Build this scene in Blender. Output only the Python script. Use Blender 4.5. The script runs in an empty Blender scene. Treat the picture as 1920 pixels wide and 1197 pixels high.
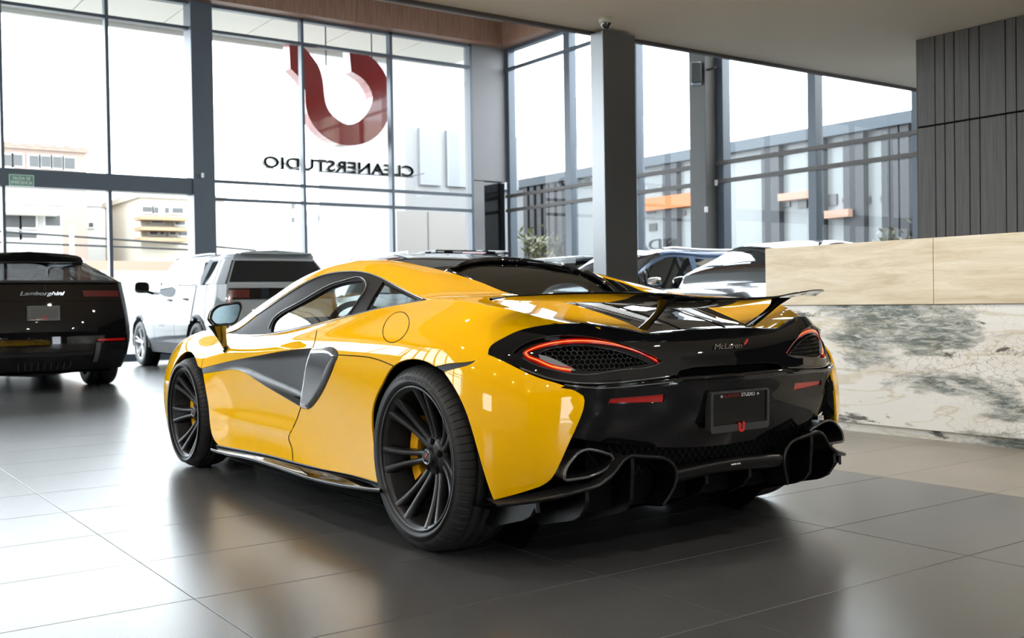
import bpy, bmesh, math, random
import numpy as np
from mathutils import Vector, Matrix
from mathutils.geometry import delaunay_2d_cdt

# ------------------------------------------------------------------ camera
# world frame: x forwards along the yellow car (0 = its rear axle), y to its left, z up, metres
CAM = dict(pos=(-3.43535, 2.90699, 0.93656), yaw=math.radians(-35.25323), pitch=math.radians(-0.94563),
           roll=math.radians(-0.87375), f=1974.66)
sc = bpy.context.scene
COL = sc.collection

def cam_axes():
    y, p, r = CAM['yaw'], CAM['pitch'], CAM['roll']
    d = np.array([math.cos(y)*math.cos(p), math.sin(y)*math.cos(p), math.sin(p)])
    rt = np.array([math.sin(y), -math.cos(y), 0.0])
    up = np.cross(rt, d)
    r2 = rt*math.cos(r) + up*math.sin(r)
    u2 = -rt*math.sin(r) + up*math.cos(r)
    return d, r2, u2
CD, CR, CU = cam_axes()
CP = np.array(CAM['pos'])
camd = bpy.data.cameras.new('camera')
camo = bpy.data.objects.new('camera', camd)
COL.objects.link(camo)
camo.matrix_world = Matrix(((CR[0], CU[0], -CD[0], CP[0]), (CR[1], CU[1], -CD[1], CP[1]), (CR[2], CU[2], -CD[2], CP[2]), (0, 0, 0, 1)))
camd.sensor_fit = 'HORIZONTAL'
camd.sensor_width = 36.0
camd.lens = CAM['f']/1920*36.0
camd.clip_start = 0.05
camd.clip_end = 400
camd.dof.use_dof = True
camd.dof.focus_distance = 4.4
camd.dof.aperture_fstop = 5.0
sc.camera = camo

# ------------------------------------------------------------------ world and exposure
world = bpy.data.worlds.new('world')
sc.world = world
world.use_nodes = True
wn = world.node_tree.nodes
bg = wn['Background']
bg.inputs['Color'].default_value = (0.86, 0.935, 1.0, 1)
bg.inputs['Strength'].default_value = 4.7
vs = sc.view_settings
vs.view_transform = 'Standard'
vs.look = 'None'
vs.gamma = 1.0
vs.use_curve_mapping = False
vs.exposure = 1.15
sc.cycles.use_denoising = True
sc.cycles.max_bounces = 8
sc.cycles.diffuse_bounces = 4
sc.cycles.glossy_bounces = 4
sc.cycles.transmission_bounces = 4
sc.cycles.transparent_max_bounces = 16
sc.cycles.sample_clamp_indirect = 12.0
sc.cycles.use_adaptive_sampling = True
sc.cycles.adaptive_threshold = 0.025

# ------------------------------------------------------------------ object helpers
def link(o, parent=None):
    COL.objects.link(o)
    if parent is not None:
        o.parent = parent
    return o

def tag(o, label=None, cat=None, group=None, kind=None):
    if label: o['label'] = label
    if cat: o['category'] = cat
    if group: o['group'] = group
    if kind: o['kind'] = kind
    return o

def empty(name, loc=(0, 0, 0), rz=0.0, parent=None):
    o = bpy.data.objects.new(name, None)
    o.empty_display_size = 0.2
    link(o, parent)
    o.location = loc
    o.rotation_euler = (0, 0, rz)
    return o

class MB:
    """collects geometry; build() links it as one mesh object"""
    def __init__(self):
        self.v = []; self.f = []; self.sm = []; self.n = 0
    def add(self, verts, faces, smooth=False):
        verts = [tuple(map(float, p)) for p in verts]
        b = self.n
        self.v += verts
        self.f += [tuple(int(i)+b for i in f) for f in faces]
        self.sm += [smooth]*len(faces)
        self.n += len(verts)
        return self
    def box(self, x0, x1, y0, y1, z0, z1, bev=0.0):
        if bev <= 0:
            v = [(x, y, z) for x in (x0, x1) for y in (y0, y1) for z in (z0, z1)]
            f = [(0, 1, 3, 2), (4, 6, 7, 5), (0, 4, 5, 1), (2, 3, 7, 6), (0, 2, 6, 4), (1, 5, 7, 3)]
            return self.add(v, f)
        bm = bmesh.new()
        bmesh.ops.create_cube(bm, size=1)
        for q in bm.verts:
            q.co = Vector(((x0+x1)/2+q.co.x*(x1-x0), (y0+y1)/2+q.co.y*(y1-y0), (z0+z1)/2+q.co.z*(z1-z0)))
        bmesh.ops.bevel(bm, geom=bm.edges[:], offset=bev, segments=2, profile=0.5, affect='EDGES')
        bm.verts.index_update()
        self.add([q.co for q in bm.verts], [[q.index for q in f.verts] for f in bm.faces])
        bm.free()
        return self
    def prism(self, poly, axis, a, b, smooth=False):
        """poly: 2d points of a simple polygon in the plane normal to axis (the other two axes in order)"""
        n = len(poly)
        def p3(p, t):
            q = list(p); q.insert(axis, t); return q
        v = [p3(p, a) for p in poly] + [p3(p, b) for p in poly]
        fs = [(i, (i+1) % n, n+(i+1) % n, n+i) for i in range(n)]
        self.add(v, fs, smooth)
        self.add(v, [tuple(range(n))[::-1], tuple(range(n, 2*n))])
        return self
    def tube(self, path, r, n=8, caps=True, closed=False):
        path = np.asarray(path, float)
        m = len(path)
        rr = np.full(m, r) if np.isscalar(r) else np.asarray(r, float)
        if closed:
            tg = np.roll(path, -1, 0) - np.roll(path, 1, 0)
        else:
            tg = np.gradient(path, axis=0)
        tg /= np.linalg.norm(tg, axis=1)[:, None] + 1e-12
        ref = np.array([0, 0, 1.0])
        if abs(tg[0] @ ref) > .9: ref = np.array([1.0, 0, 0])
        a = np.cross(tg[0], ref); a /= np.linalg.norm(a)
        vs_ = []
        for i in range(m):
            a = a - tg[i]*(a @ tg[i]); a /= np.linalg.norm(a)
            b = np.cross(tg[i], a)
            for k in range(n):
                t = 2*math.pi*k/n
                vs_.append(path[i] + rr[i]*(math.cos(t)*a + math.sin(t)*b))
        fs = []
        for i in range(m if closed else m-1):
            j = (i+1) % m
            for k in range(n):
                k2 = (k+1) % n
                fs.append((i*n+k, i*n+k2, j*n+k2, j*n+k))
        self.add(vs_, fs, True)
        if caps and not closed:
            self.add(vs_[:n], [tuple(range(n))[::-1]])
            self.add(vs_[-n:], [tuple(range(n))])
        return self
    def grid(self, P, smooth=True, closed_u=False, closed_v=False, flip=False):
        P = np.asarray(P, float)
        nu, nv = P.shape[:2]
        fs = []
        for i in range(nu if closed_u else nu-1):
            for j in range(nv if closed_v else nv-1):
                q = (i*nv+j, ((i+1) % nu)*nv+j, ((i+1) % nu)*nv+(j+1) % nv, i*nv+(j+1) % nv)
                fs.append(q[::-1] if flip else q)
        return self.add(P.reshape(-1, 3), fs, smooth)
    def xf(self, fn):
        self.v = [tuple(fn(np.array(p))) for p in self.v]
        return self
    def mesh(self, name):
        me = bpy.data.meshes.new(name)
        me.from_pydata(self.v, [], self.f)
        me.polygons.foreach_set('use_smooth', self.sm)
        me.update()
        return me
    def build(self, name, mat, parent=None, autosmooth=False):
        me = self.mesh(name)
        me.materials.append(mat)
        o = bpy.data.objects.new(name, me)
        link(o, parent)
        if autosmooth:
            me.polygons.foreach_set('use_smooth', [True]*len(me.polygons))
            me.set_sharp_from_angle(angle=math.radians(35))
        return o

def lathe(mb, prof, n=64, axis=1, center=(0, 0, 0), closed=False):
    """prof: (radius, offset along axis) points"""
    P = np.zeros((n, len(prof), 3))
    for i in range(n):
        t = 2*math.pi*i/n
        for j, (r, h) in enumerate(prof):
            q = [r*math.cos(t), r*math.sin(t)]
            q.insert(axis, h)
            P[i, j] = np.array(q) + center
    return mb.grid(P, True, closed_u=True, closed_v=closed)

def copy_tree(o, parent=None):
    c = o.copy()
    COL.objects.link(c)
    c.parent = parent
    for ch in list(o.children):
        copy_tree(ch, c)
    return c

def text_geo(s, size=1.0, extrude=0.0, shear=0.0, spacing=1.0, bevel=0.0, bold=0.0):
    """lettering as (verts, faces), centred on the origin in the xy plane"""
    cu = bpy.data.curves.new('t', 'FONT')
    cu.body = s; cu.size = size; cu.extrude = extrude; cu.space_character = spacing
    cu.bevel_depth = bevel; cu.offset = bold; cu.resolution_u = 3
    ob = bpy.data.objects.new('t', cu)
    COL.objects.link(ob)
    dg = bpy.context.evaluated_depsgraph_get()
    dg.update()
    me = bpy.data.meshes.new_from_object(ob.evaluated_get(dg))
    v = np.array([p.co[:] for p in me.vertices])
    f = [tuple(p.vertices) for p in me.polygons]
    bpy.data.objects.remove(ob); bpy.data.curves.remove(cu); bpy.data.meshes.remove(me)
    v[:, 0] += shear*v[:, 1]
    v[:, 0] -= (v[:, 0].min()+v[:, 0].max())/2
    v[:, 1] -= (v[:, 1].min()+v[:, 1].max())/2
    return v, f

def place_text(mb, s, origin, xdir, ydir, width=None, height=None, extrude=0.001, shear=0.0, spacing=1.0, bend=None, bold=0.0):
    v, f = text_geo(s, 1.0, 0.0, shear, spacing, bold=bold)
    w = np.ptp(v[:, 0]); h = np.ptp(v[:, 1])
    sx = width/w if width else height/h
    sy = height/h if height else sx
    xdir = np.array(xdir, float); ydir = np.array(ydir, float)
    xdir /= np.linalg.norm(xdir); ydir /= np.linalg.norm(ydir)
    zd = np.cross(xdir, ydir)
    n = len(v)
    base = np.array(origin) + np.outer(v[:, 0]*sx, xdir) + np.outer(v[:, 1]*sy, ydir)
    top = base + zd*extrude
    if bend is not None:
        base, top = bend(base), bend(top)
    mb.add(top, f)
    # side walls from the border edges
    from collections import Counter
    ec = Counter()
    for q in f:
        for a, b in zip(q, q[1:]+q[:1]): ec[(min(a, b), max(a, b))] += 1
    side = []
    for q in f:
        for a, b in zip(q, q[1:]+q[:1]):
            if ec[(min(a, b), max(a, b))] == 1: side.append((a+n, b+n, b, a))
    mb.add(np.vstack([top, base]), [(d, c, b, a) for (a, b, c, d) in [(s_[0]-n, s_[1]-n, s_[2]+n, s_[3]+n) for s_ in side]])
    return mb

# ------------------------------------------------------------------ splines
def _second(xs):
    n = len(xs)
    h = np.diff(xs)
    A = np.eye(n); B = np.zeros((n, n))
    for i in range(1, n-1):
        A[i, i-1] = h[i-1]; A[i, i] = 2*(h[i-1]+h[i]); A[i, i+1] = h[i]
        B[i, i-1] = 6/h[i-1]; B[i, i] = -6/h[i-1]-6/h[i]; B[i, i+1] = 6/h[i]
    return np.linalg.solve(A, B)

class Spline:
    def __init__(self, xs):
        self.x = np.asarray(xs, float)
        self.M = _second(self.x) if len(self.x) > 2 else np.zeros((len(self.x),)*2)
    def basis(self, t):
        x = self.x
        t = np.atleast_1d(np.asarray(t, float))
        i = np.clip(np.searchsorted(x, t)-1, 0, len(x)-2)
        h = x[i+1]-x[i]
        a = (x[i+1]-t)/h; b = (t-x[i])/h
        W = np.zeros((len(t), len(x)))
        k = np.arange(len(t))
        W[k, i] += a; W[k, i+1] += b
        inside = (t >= x[0]) & (t <= x[-1])
        ca = np.where(inside, (a**3-a)*h*h/6, 0); cb = np.where(inside, (b**3-b)*h*h/6, 0)
        W += ca[:, None]*self.M[i] + cb[:, None]*self.M[i+1]
        return W
    def __call__(self, ys, t):
        return self.basis(t) @ np.asarray(ys, float)

def curve(pts, n=40):
    """smooth 3d/2d curve through points by chord length"""
    pts = np.asarray(pts, float)
    d = np.concatenate([[0], np.cumsum(np.linalg.norm(np.diff(pts, axis=0), axis=1))])
    return Spline(d)(pts, np.linspace(0, d[-1], n))

def pix(P):
    v = np.asarray(P, float)-CP
    z = v @ CD
    return np.stack([960+CAM['f']*(v @ CR)/z, 598.5-CAM['f']*(v @ CU)/z], -1)

def ray(px, py):
    return CD + CR*(px-960)/CAM['f'] - CU*(py-598.5)/CAM['f']

def on_plane(px, py, ax, val):
    """where the sight line through a photo pixel meets the plane axis = val"""
    d = ray(px, py)
    return CP + d*(val-CP[ax])/d[ax]

class Surf:
    """smooth surface over a (u, v) domain; sign makes normals point outwards"""
    sign = 1
    def normal(self, uv):
        e = 1e-3
        du = self.eval(uv+[e, 0])-self.eval(uv-[e, 0])
        dv = self.eval(uv+[0, e])-self.eval(uv-[0, e])
        n = np.cross(du, dv)*self.sign
        return n/(np.linalg.norm(n, axis=1)[:, None]+1e-15)
    def seed(self, nu=120, nv=70):
        (u0, u1), (v0, v1) = self.dom
        U, V = np.meshgrid(np.linspace(u0, u1, nu), np.linspace(v0, v1, nv), indexing='ij')
        self._uv = np.stack([U.ravel(), V.ravel()], -1)
        P = self.eval(self._uv)
        N = self.normal(self._uv)
        front = ((CP-P)*N).sum(1) > 0
        self._q = pix(P); self._q[~front] += 1e5
    def px(self, pts):
        """surface parameters of the points that the photo shows at these pixels"""
        if not hasattr(self, '_q'): self.seed()
        pts = np.asarray(pts, float)
        d = ((self._q[None]-pts[:, None])**2).sum(2)
        uv = self._uv[d.argmin(1)].copy()
        for _ in range(12):
            e = 1e-4
            q = pix(self.eval(uv))
            ju = (pix(self.eval(uv+[e, 0]))-q)/e
            jv = (pix(self.eval(uv+[0, e]))-q)/e
            det = ju[:, 0]*jv[:, 1]-ju[:, 1]*jv[:, 0]
            det = np.where(abs(det) < 1.0, np.sign(det+1e-9)*1e3, det)
            r = pts-q
            du = (r[:, 0]*jv[:, 1]-r[:, 1]*jv[:, 0])/det
            dv = (ju[:, 0]*r[:, 1]-ju[:, 1]*r[:, 0])/det
            step = np.stack([du, dv], -1)
            L = np.linalg.norm(step, axis=1)[:, None]
            step *= np.minimum(1, .08/(L+1e-12))
            uv = uv+step
            (u0, u1), (v0, v1) = self.dom
            uv[:, 0] = np.clip(uv[:, 0], u0-.05, u1+.05); uv[:, 1] = np.clip(uv[:, 1], v0-.05, v1+.05)
        return uv

class Tensor(Surf):
    def __init__(self, us, vs_, P, sign=1):
        self.su, self.sv = Spline(us), Spline(vs_)
        self.P = np.asarray(P, float)
        self.dom = ((us[0], us[-1]), (vs_[0], vs_[-1]))
        self.sign = sign
    def eval(self, uv):
        uv = np.asarray(uv, float)
        return np.einsum('ni,nj,ijk->nk', self.su.basis(uv[:, 0]), self.sv.basis(uv[:, 1]), self.P)

class Func(Surf):
    def __init__(self, fn, dom, sign=1):
        self.fn, self.dom, self.sign = fn, dom, sign
    def eval(self, uv):
        uv = np.asarray(uv, float)
        return self.fn(uv[:, 0], uv[:, 1])

def inside(poly, P):
    x, y = P[:, 0], P[:, 1]
    c = np.zeros(len(P), bool)
    q = np.roll(poly, -1, 0)
    for (x0, y0), (x1, y1) in zip(poly, q):
        if y0 == y1: continue
        k = ((y0 > y) != (y1 > y)) & (x < (x1-x0)*(y-y0)/(y1-y0)+x0)
        c ^= k
    return c

def dist_poly(poly, P):
    q = np.roll(poly, -1, 0)
    d = np.full(len(P), 1e9)
    for a, b in zip(poly, q):
        ab = b-a
        t = np.clip(((P-a) @ ab)/(ab @ ab+1e-15), 0, 1)
        d = np.minimum(d, np.linalg.norm(P-(a+t[:, None]*ab), axis=1))
    return d

def dist_line(line, P):
    d = np.full(len(P), 1e9)
    for a, b in zip(line[:-1], line[1:]):
        ab = b-a
        t = np.clip(((P-a) @ ab)/(ab @ ab+1e-15), 0, 1)
        d = np.minimum(d, np.linalg.norm(P-(a+t[:, None]*ab), axis=1))
    return d

def sdist(poly, P):
    d = dist_poly(poly, P)
    return np.where(inside(poly, P), d, -d)

def densify(loop, h):
    out = []
    for a, b in zip(loop, np.roll(loop, -1, 0)):
        n = max(1, int(math.ceil(np.linalg.norm(b-a)/h)))
        for k in range(n): out.append(a+(b-a)*k/n)
    out = np.array(out)
    keep = np.linalg.norm(out-np.roll(out, 1, 0), axis=1) > h*.05
    return out[keep]

def panel_geo(surf, loop, holes=(), h=0.025, thick=0.008, off=0.0, offn=None):
    """a shell cut out of a surface along a loop of (u, v); returns verts, normals, faces, and mirrored ones"""
    loop = densify(np.asarray(loop, float), h)
    holes = [densify(np.asarray(q, float), h) for q in holes]
    loops = [loop]+holes
    (a0, b0), (a1, b1) = loop.min(0), loop.max(0)
    U, V = np.meshgrid(np.arange(a0, a1, h), np.arange(b0, b1, h), indexing='ij')
    U = U+((np.arange(V.shape[1]) % 2)*h*.5)[None]
    G = np.stack([U.ravel(), V.ravel()], -1)
    k = inside(loop, G)
    for q in holes: k &= ~inside(q, G)
    G = G[k]
    if len(G):
        d = np.min([dist_poly(q, G) for q in loops], axis=0)
        G = G[d > h*.55]
    vs_ = []; es = []
    for q in loops:
        b = len(vs_)
        vs_ += [tuple(p) for p in q]
        es += [(b+i, b+(i+1) % len(q)) for i in range(len(q))]
    vs_ += [tuple(p) for p in G]
    r = delaunay_2d_cdt([Vector(p) for p in vs_], es, [], 0, 1e-6)
    W = np.array([p[:] for p in r[0]])
    F = np.array([f for f in r[2]])
    c = W[F].mean(1)
    k = inside(loop, c)
    for q in holes: k &= ~inside(q, c)
    F = F[k]
    P = surf.eval(W); N = surf.normal(W)
    o = off if offn is None else offn(W, P)
    P = P+N*(np.asarray(o)*np.ones(len(P)))[:, None]
    if offn is not None:
        e = 2e-3
        A = W+[e, 0]; B = W+[0, e]
        du = surf.eval(A)+surf.normal(A)*np.asarray(offn(A, surf.eval(A)))[:, None]-P
        dv = surf.eval(B)+surf.normal(B)*np.asarray(offn(B, surf.eval(B)))[:, None]-P
        N = np.cross(du, dv)*surf.sign; N /= np.linalg.norm(N, axis=1)[:, None]
    fn = np.cross(P[F[:, 1]]-P[F[:, 0]], P[F[:, 2]]-P[F[:, 0]])
    bad = (fn*N[F].mean(1)).sum(1) < 0
    F[bad] = F[bad][:, ::-1]
    used = np.unique(F); mp = -np.ones(len(P), int); mp[used] = np.arange(len(used))
    P, N, F = P[used], N[used], mp[F]
    faces = [tuple(int(i) for i in f) for f in F]
    verts, norms = P, N
    if thick > 0:
        ec = {}
        for f in faces:
            for a, b in zip(f, f[1:]+f[:1]):
                ec[(a, b)] = 1
        rim = [(a, b) for (a, b) in ec if (b, a) not in ec]
        ids = sorted({i for e in rim for i in e})
        m = {i: j for j, i in enumerate(ids)}
        b0_ = len(P); nn = len(ids)
        # edge outward direction in the surface
        outv = np.zeros((nn, 3))
        for a, b in rim:
            t = P[b]-P[a]
            o_ = np.cross(t, N[a]+N[b]); o_ /= np.linalg.norm(o_)+1e-12
            outv[m[a]] += o_; outv[m[b]] += o_
        outv /= np.linalg.norm(outv, axis=1)[:, None]+1e-12
        PI = P[ids]; NI = N[ids]
        r1 = PI; n1 = NI
        s = min(.002, thick*.3)
        r2 = PI+outv*s*.7-NI*s*.3*1.0; n2 = (NI+outv)/np.linalg.norm(NI+outv, axis=1)[:, None]
        r3 = PI+outv*s-NI*s; n3 = outv
        r4 = PI+outv*s-NI*thick; n4 = outv
        verts = np.vstack([P, r1, r2, r3, r4]); norms = np.vstack([N, n1, n2, n3, n4])
        for lv in range(3):
            for a, b in rim:
                A, B = b0_+lv*nn+m[a], b0_+lv*nn+m[b]
                faces.append((A, A+nn, B+nn, B))
    return verts, norms, faces

def shell_obj(name, geo, mat, parent, mirror=False):
    v, n, f = geo
    if mirror:
        v = v*[1, -1, 1]; n = n*[1, -1, 1]; f = [q[::-1] for q in f]
    me = bpy.data.meshes.new(name)
    me.from_pydata([tuple(p) for p in v], [], f)
    me.polygons.foreach_set('use_smooth', [True]*len(f))
    me.update()
    me.normals_split_custom_set_from_vertices([tuple(p) for p in n])
    me.materials.append(mat)
    o = bpy.data.objects.new(name, me)
    return link(o, parent)

def mirror_y(o, parent=None):
    """the mirrored twin (y -> -y) of a mesh object and its children"""
    me = o.data.copy()
    co = np.zeros(len(me.vertices)*3); me.vertices.foreach_get('co', co)
    co = co.reshape(-1, 3); co[:, 1] *= -1
    me.vertices.foreach_set('co', co.ravel())
    me.flip_normals()
    c = bpy.data.objects.new(o.name, me)
    link(c, parent if parent is not None else o.parent)
    for ch in list(o.children): mirror_y(ch, c)
    return c
# ------------------------------------------------------------------ materials
MATS = {}
def _nt(name):
    m = bpy.data.materials.new(name)
    m.use_nodes = True
    nt = m.node_tree
    return m, nt, nt.nodes['Principled BSDF']

def mat(name, col, rough=.5, metal=0.0, coat=0.0, spec=.5, trans=0.0, emit=None, estr=0.0, ior=1.45, bump=0.0, bscale=200.0, coat_rough=.02):
    if name in MATS: return MATS[name]
    m, nt, b = _nt(name)
    b.inputs['Base Color'].default_value = (*col, 1)
    b.inputs['Roughness'].default_value = rough
    b.inputs['Metallic'].default_value = metal
    b.inputs['Coat Weight'].default_value = coat
    b.inputs['Coat Roughness'].default_value = coat_rough
    b.inputs['Specular IOR Level'].default_value = spec
    b.inputs['IOR'].default_value = ior
    b.inputs['Transmission Weight'].default_value = trans
    if emit:
        b.inputs['Emission Color'].default_value = (*emit, 1)
        b.inputs['Emission Strength'].default_value = estr
    if bump:
        n = nt.nodes.new('ShaderNodeTexNoise'); n.inputs['Scale'].default_value = bscale
        tc = nt.nodes.new('ShaderNodeTexCoord')
        bp = nt.nodes.new('ShaderNodeBump'); bp.inputs['Strength'].default_value = bump; bp.inputs['Distance'].default_value = .002
        nt.links.new(tc.outputs['Object'], n.inputs['Vector'])
        nt.links.new(n.outputs['Fac'], bp.inputs['Height']); nt.links.new(bp.outputs['Normal'], b.inputs['Normal'])
    MATS[name] = m
    return m

def thin_glass(name, tint=(1, 1, 1), refl=.02, rough=0.0, ior=1.5):
    """one sheet of glass: clear straight through with a fresnel mirror on top"""
    if name in MATS: return MATS[name]
    m = bpy.data.materials.new(name); m.use_nodes = True
    nt = m.node_tree; nt.nodes.clear()
    out = nt.nodes.new('ShaderNodeOutputMaterial')
    tr = nt.nodes.new('ShaderNodeBsdfTransparent'); tr.inputs['Color'].default_value = (*tint, 1)
    gl = nt.nodes.new('ShaderNodeBsdfGlossy'); gl.inputs['Roughness'].default_value = rough
    fr = nt.nodes.new('ShaderNodeFresnel'); fr.inputs['IOR'].default_value = ior
    ge = nt.nodes.new('ShaderNodeNewGeometry')
    e1 = nt.nodes.new('ShaderNodeMath'); e1.operation = 'MULTIPLY_ADD'; e1.inputs[1].default_value = -2.0; e1.inputs[2].default_value = 1.0
    e2 = nt.nodes.new('ShaderNodeMath'); e2.operation = 'POWER'; e2.inputs[0].default_value = ior
    nt.links.new(ge.outputs['Backfacing'], e1.inputs[0]); nt.links.new(e1.outputs[0], e2.inputs[1]); nt.links.new(e2.outputs[0], fr.inputs['IOR'])
    mx = nt.nodes.new('ShaderNodeMixShader')
    nt.links.new(fr.outputs['Fac'], mx.inputs['Fac'])
    nt.links.new(tr.outputs['BSDF'], mx.inputs[1]); nt.links.new(gl.outputs['BSDF'], mx.inputs[2])
    nt.links.new(mx.outputs['Shader'], out.inputs['Surface'])
    MATS[name] = m
    return m

M_YEL = mat('yellow paint', (1.0, .525, .0), .45, coat=1.0, spec=.0)
M_BLADE = mat('door blade black', (.022, .022, .023), .34, coat=.12)
M_WFRAME = mat('window frame black', (.010, .009, .009), .55, spec=.22)
M_BLK = mat('gloss black', (.005, .005, .006), .3, coat=1.0, spec=0.0)
M_CARB = mat('carbon gloss', (.014, .014, .014), .3, coat=1.0, spec=0.0)
M_SATIN = mat('satin black', (.012, .012, .013), .38)
M_DIFF = mat('diffuser black', (.005, .005, .005), .28, spec=.35)
M_DARK = mat('dark plastic', (.008, .008, .009), .6)
M_VOID = mat('cavity black', (.003, .003, .003), .9, spec=.1)
M_RIM = mat('wheel satin black', (.040, .040, .041), .33, metal=.5)
M_RIMEDGE = mat('wheel machined edge', (.25, .25, .26), .25, metal=1.0)
M_TYRE = mat('tyre rubber', (.018, .018, .019), .55, bump=.15, bscale=900)
M_TLET = mat('tyre lettering', (.06, .06, .062), .6)
M_DISC = mat('brake disc', (.05, .05, .05), .5, metal=.8, bump=.5, bscale=300)
M_CALI = mat('caliper yellow', (.9, .42, .0), .35, coat=.6)
M_CHROME = mat('chrome', (.75, .75, .76), .08, metal=1.0)
M_STEEL = mat('brushed steel', (.45, .45, .46), .3, metal=1.0)
M_RED = mat('red lens', (.50, .008, .006), .10, coat=1.0)
M_LED = mat('led strip', (.9, .1, .02), .3, emit=(1.0, .085, .010), estr=1.7)
M_LEDDIM = mat('led dark red', (.35, .006, .004), .1, coat=1.0, emit=(.8, .006, .0), estr=.10)
M_GREYGLOSS = mat('grey gloss', (.07, .07, .072), .18, coat=1.0)
M_GLASSD = thin_glass('tinted rear glass', (.22, .23, .23), ior=1.55)
M_GLASSC = thin_glass('clear side glass', (.78, .86, .86), ior=1.5)
M_MIRROR = mat('mirror glass', (.30, .40, .43), .02, metal=1.0)
M_RUBBER = mat('rubber seal', (.015, .015, .016), .45)
M_LEATHER = mat('black leather', (.018, .018, .019), .5, bump=.2, bscale=400)
M_WHITE = mat('white print', (.75, .75, .75), .5)
M_REDP = mat('red print', (.6, .02, .015), .4)
M_SILVER = mat('perforated silver', (.42, .43, .44), .35, metal=.9)
# ------------------------------------------------------------------ room: floor, soffit, glazed walls
def nodes(m): return m.node_tree.nodes, m.node_tree.links

def tile_mat(name, c0, c1, rough=.30, bump=.12):
    m, nt, b = _nt(name)
    N, L = nt.nodes, nt.links
    geo = N.new('ShaderNodeNewGeometry')
    oi = N.new('ShaderNodeObjectInfo')
    n1 = N.new('ShaderNodeTexNoise'); n1.inputs['Scale'].default_value = 2.2; n1.inputs['Detail'].default_value = 6; n1.inputs['Roughness'].default_value = .65
    n2 = N.new('ShaderNodeTexNoise'); n2.inputs['Scale'].default_value = 260; n2.inputs['Detail'].default_value = 3
    L.new(geo.outputs['Position'], n1.inputs['Vector']); L.new(geo.outputs['Position'], n2.inputs['Vector'])
    mx = N.new('ShaderNodeMix'); mx.data_type = 'RGBA'
    mx.inputs['A'].default_value = (*c0, 1); mx.inputs['B'].default_value = (*c1, 1)
    ad = N.new('ShaderNodeMath'); ad.operation = 'MULTIPLY_ADD'; ad.inputs[1].default_value = .35; 
    L.new(oi.outputs['Random'], ad.inputs[0]); L.new(n1.outputs['Fac'], ad.inputs[2])
    sb = N.new('ShaderNodeMath'); sb.operation = 'SUBTRACT'; sb.inputs[1].default_value = .18
    L.new(ad.outputs[0], sb.inputs[0]); L.new(sb.outputs[0], mx.inputs['Factor'])
    L.new(mx.outputs['Result'], b.inputs['Base Color'])
    b.inputs['Roughness'].default_value = rough
    b.inputs['Specular IOR Level'].default_value = .64
    bp = N.new('ShaderNodeBump'); bp.inputs['Strength'].default_value = bump; bp.inputs['Distance'].default_value = .001
    L.new(n2.outputs['Fac'], bp.inputs['Height']); L.new(bp.outputs['Normal'], b.inputs['Normal'])
    MATS[name] = m
    return m
M_TILE = tile_mat('dark porcelain tile', (.050, .051, .052), (.084, .085, .087), .27)
M_TILE2 = tile_mat('beige porcelain tile', (.20, .185, .155), (.28, .26, .22), .33)
M_GROUT = mat('grout', (.012, .012, .012), .9)

floor = MB().box(-8.5, 20, -14, 11, -.08, -.006).build('floor', M_GROUT)
tag(floor, kind='structure')
def tile_mesh(w, d, name, m):
    mb = MB(); e = .0016; c = .0012
    x0, x1, y0, y1 = e, w-e, e, d-e
    v = [(x0, y0, -.008), (x1, y0, -.008), (x1, y1, -.008), (x0, y1, -.008), (x0, y0, -c), (x1, y0, -c), (x1, y1, -c), (x0, y1, -c), (x0+c, y0+c, 0), (x1-c, y0+c, 0), (x1-c, y1-c, 0), (x0+c, y1-c, 0)]
    f = [(0, 1, 5, 4), (1, 2, 6, 5), (2, 3, 7, 6), (3, 0, 4, 7), (4, 5, 9, 8), (5, 6, 10, 9), (6, 7, 11, 10), (7, 4, 8, 11), (8, 9, 10, 11)]
    me = mb.add(v, f).mesh(name); me.materials.append(m)
    return me
tm1, tm2 = tile_mesh(.6, 1.2, 'floor_tile', M_TILE), tile_mesh(.6, 1.2, 'floor_tile', M_TILE2)
X0T, Y0T = -.1, .61
far_rects = []
for i in range(-7, 20):
    for j in range(-9, 4):
        x, y = X0T+i*.6, Y0T+j*1.2
        if i > 13 and not (-4 <= j <= 1): continue
        if y < -6.0: continue
        light = (j <= -3 and i <= 6)
        px_ = pix([(x+.3, y+.6, 0)])[0]
        ctr = np.array([x+.3, y+.6, 0])-CP
        if ctr @ CD < .6 or not (-260 < px_[0] < 2180): 
            far_rects.append((x, y, light)); continue
        o = bpy.data.objects.new('floor_tile', tm2 if light else tm1)
        o.location = (x, y, 0)
        link(o, floor)
def joint_mat(base, name):
    """far floor: the same tiles, too fine to tell apart, with joints as thin darker lines"""
    m = base.copy(); m.name = name
    return m
done_ = set()
mb1, mb2 = MB(), MB()
for x, y, l in far_rects:
    (mb2 if l else mb1).add([(x, y, 0), (x+.6, y, 0), (x+.6, y+1.2, 0), (x, y+1.2, 0)], [(0, 1, 2, 3)])
x_hi = X0T+14*.6
for (xa, xb, ya, yb) in ((X0T+20*.6, 20, -14, 11), (x_hi, X0T+20*.6, Y0T+2*1.2, 11), (x_hi, X0T+20*.6, -14, Y0T-4*1.2), (-8.5, X0T-7*.6, -14, 11), (X0T-7*.6, x_hi, Y0T+4*1.2, 11), (X0T-7*.6, x_hi, -14, Y0T-5*1.2), ):
    mb1.add([(xa, ya, 0), (xb, ya, 0), (xb, yb, 0), (xa, yb, 0)], [(0, 1, 2, 3)])
mb1.build('floor_field', M_TILE, floor)
mb2.build('floor_field', M_TILE2, floor)

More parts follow.
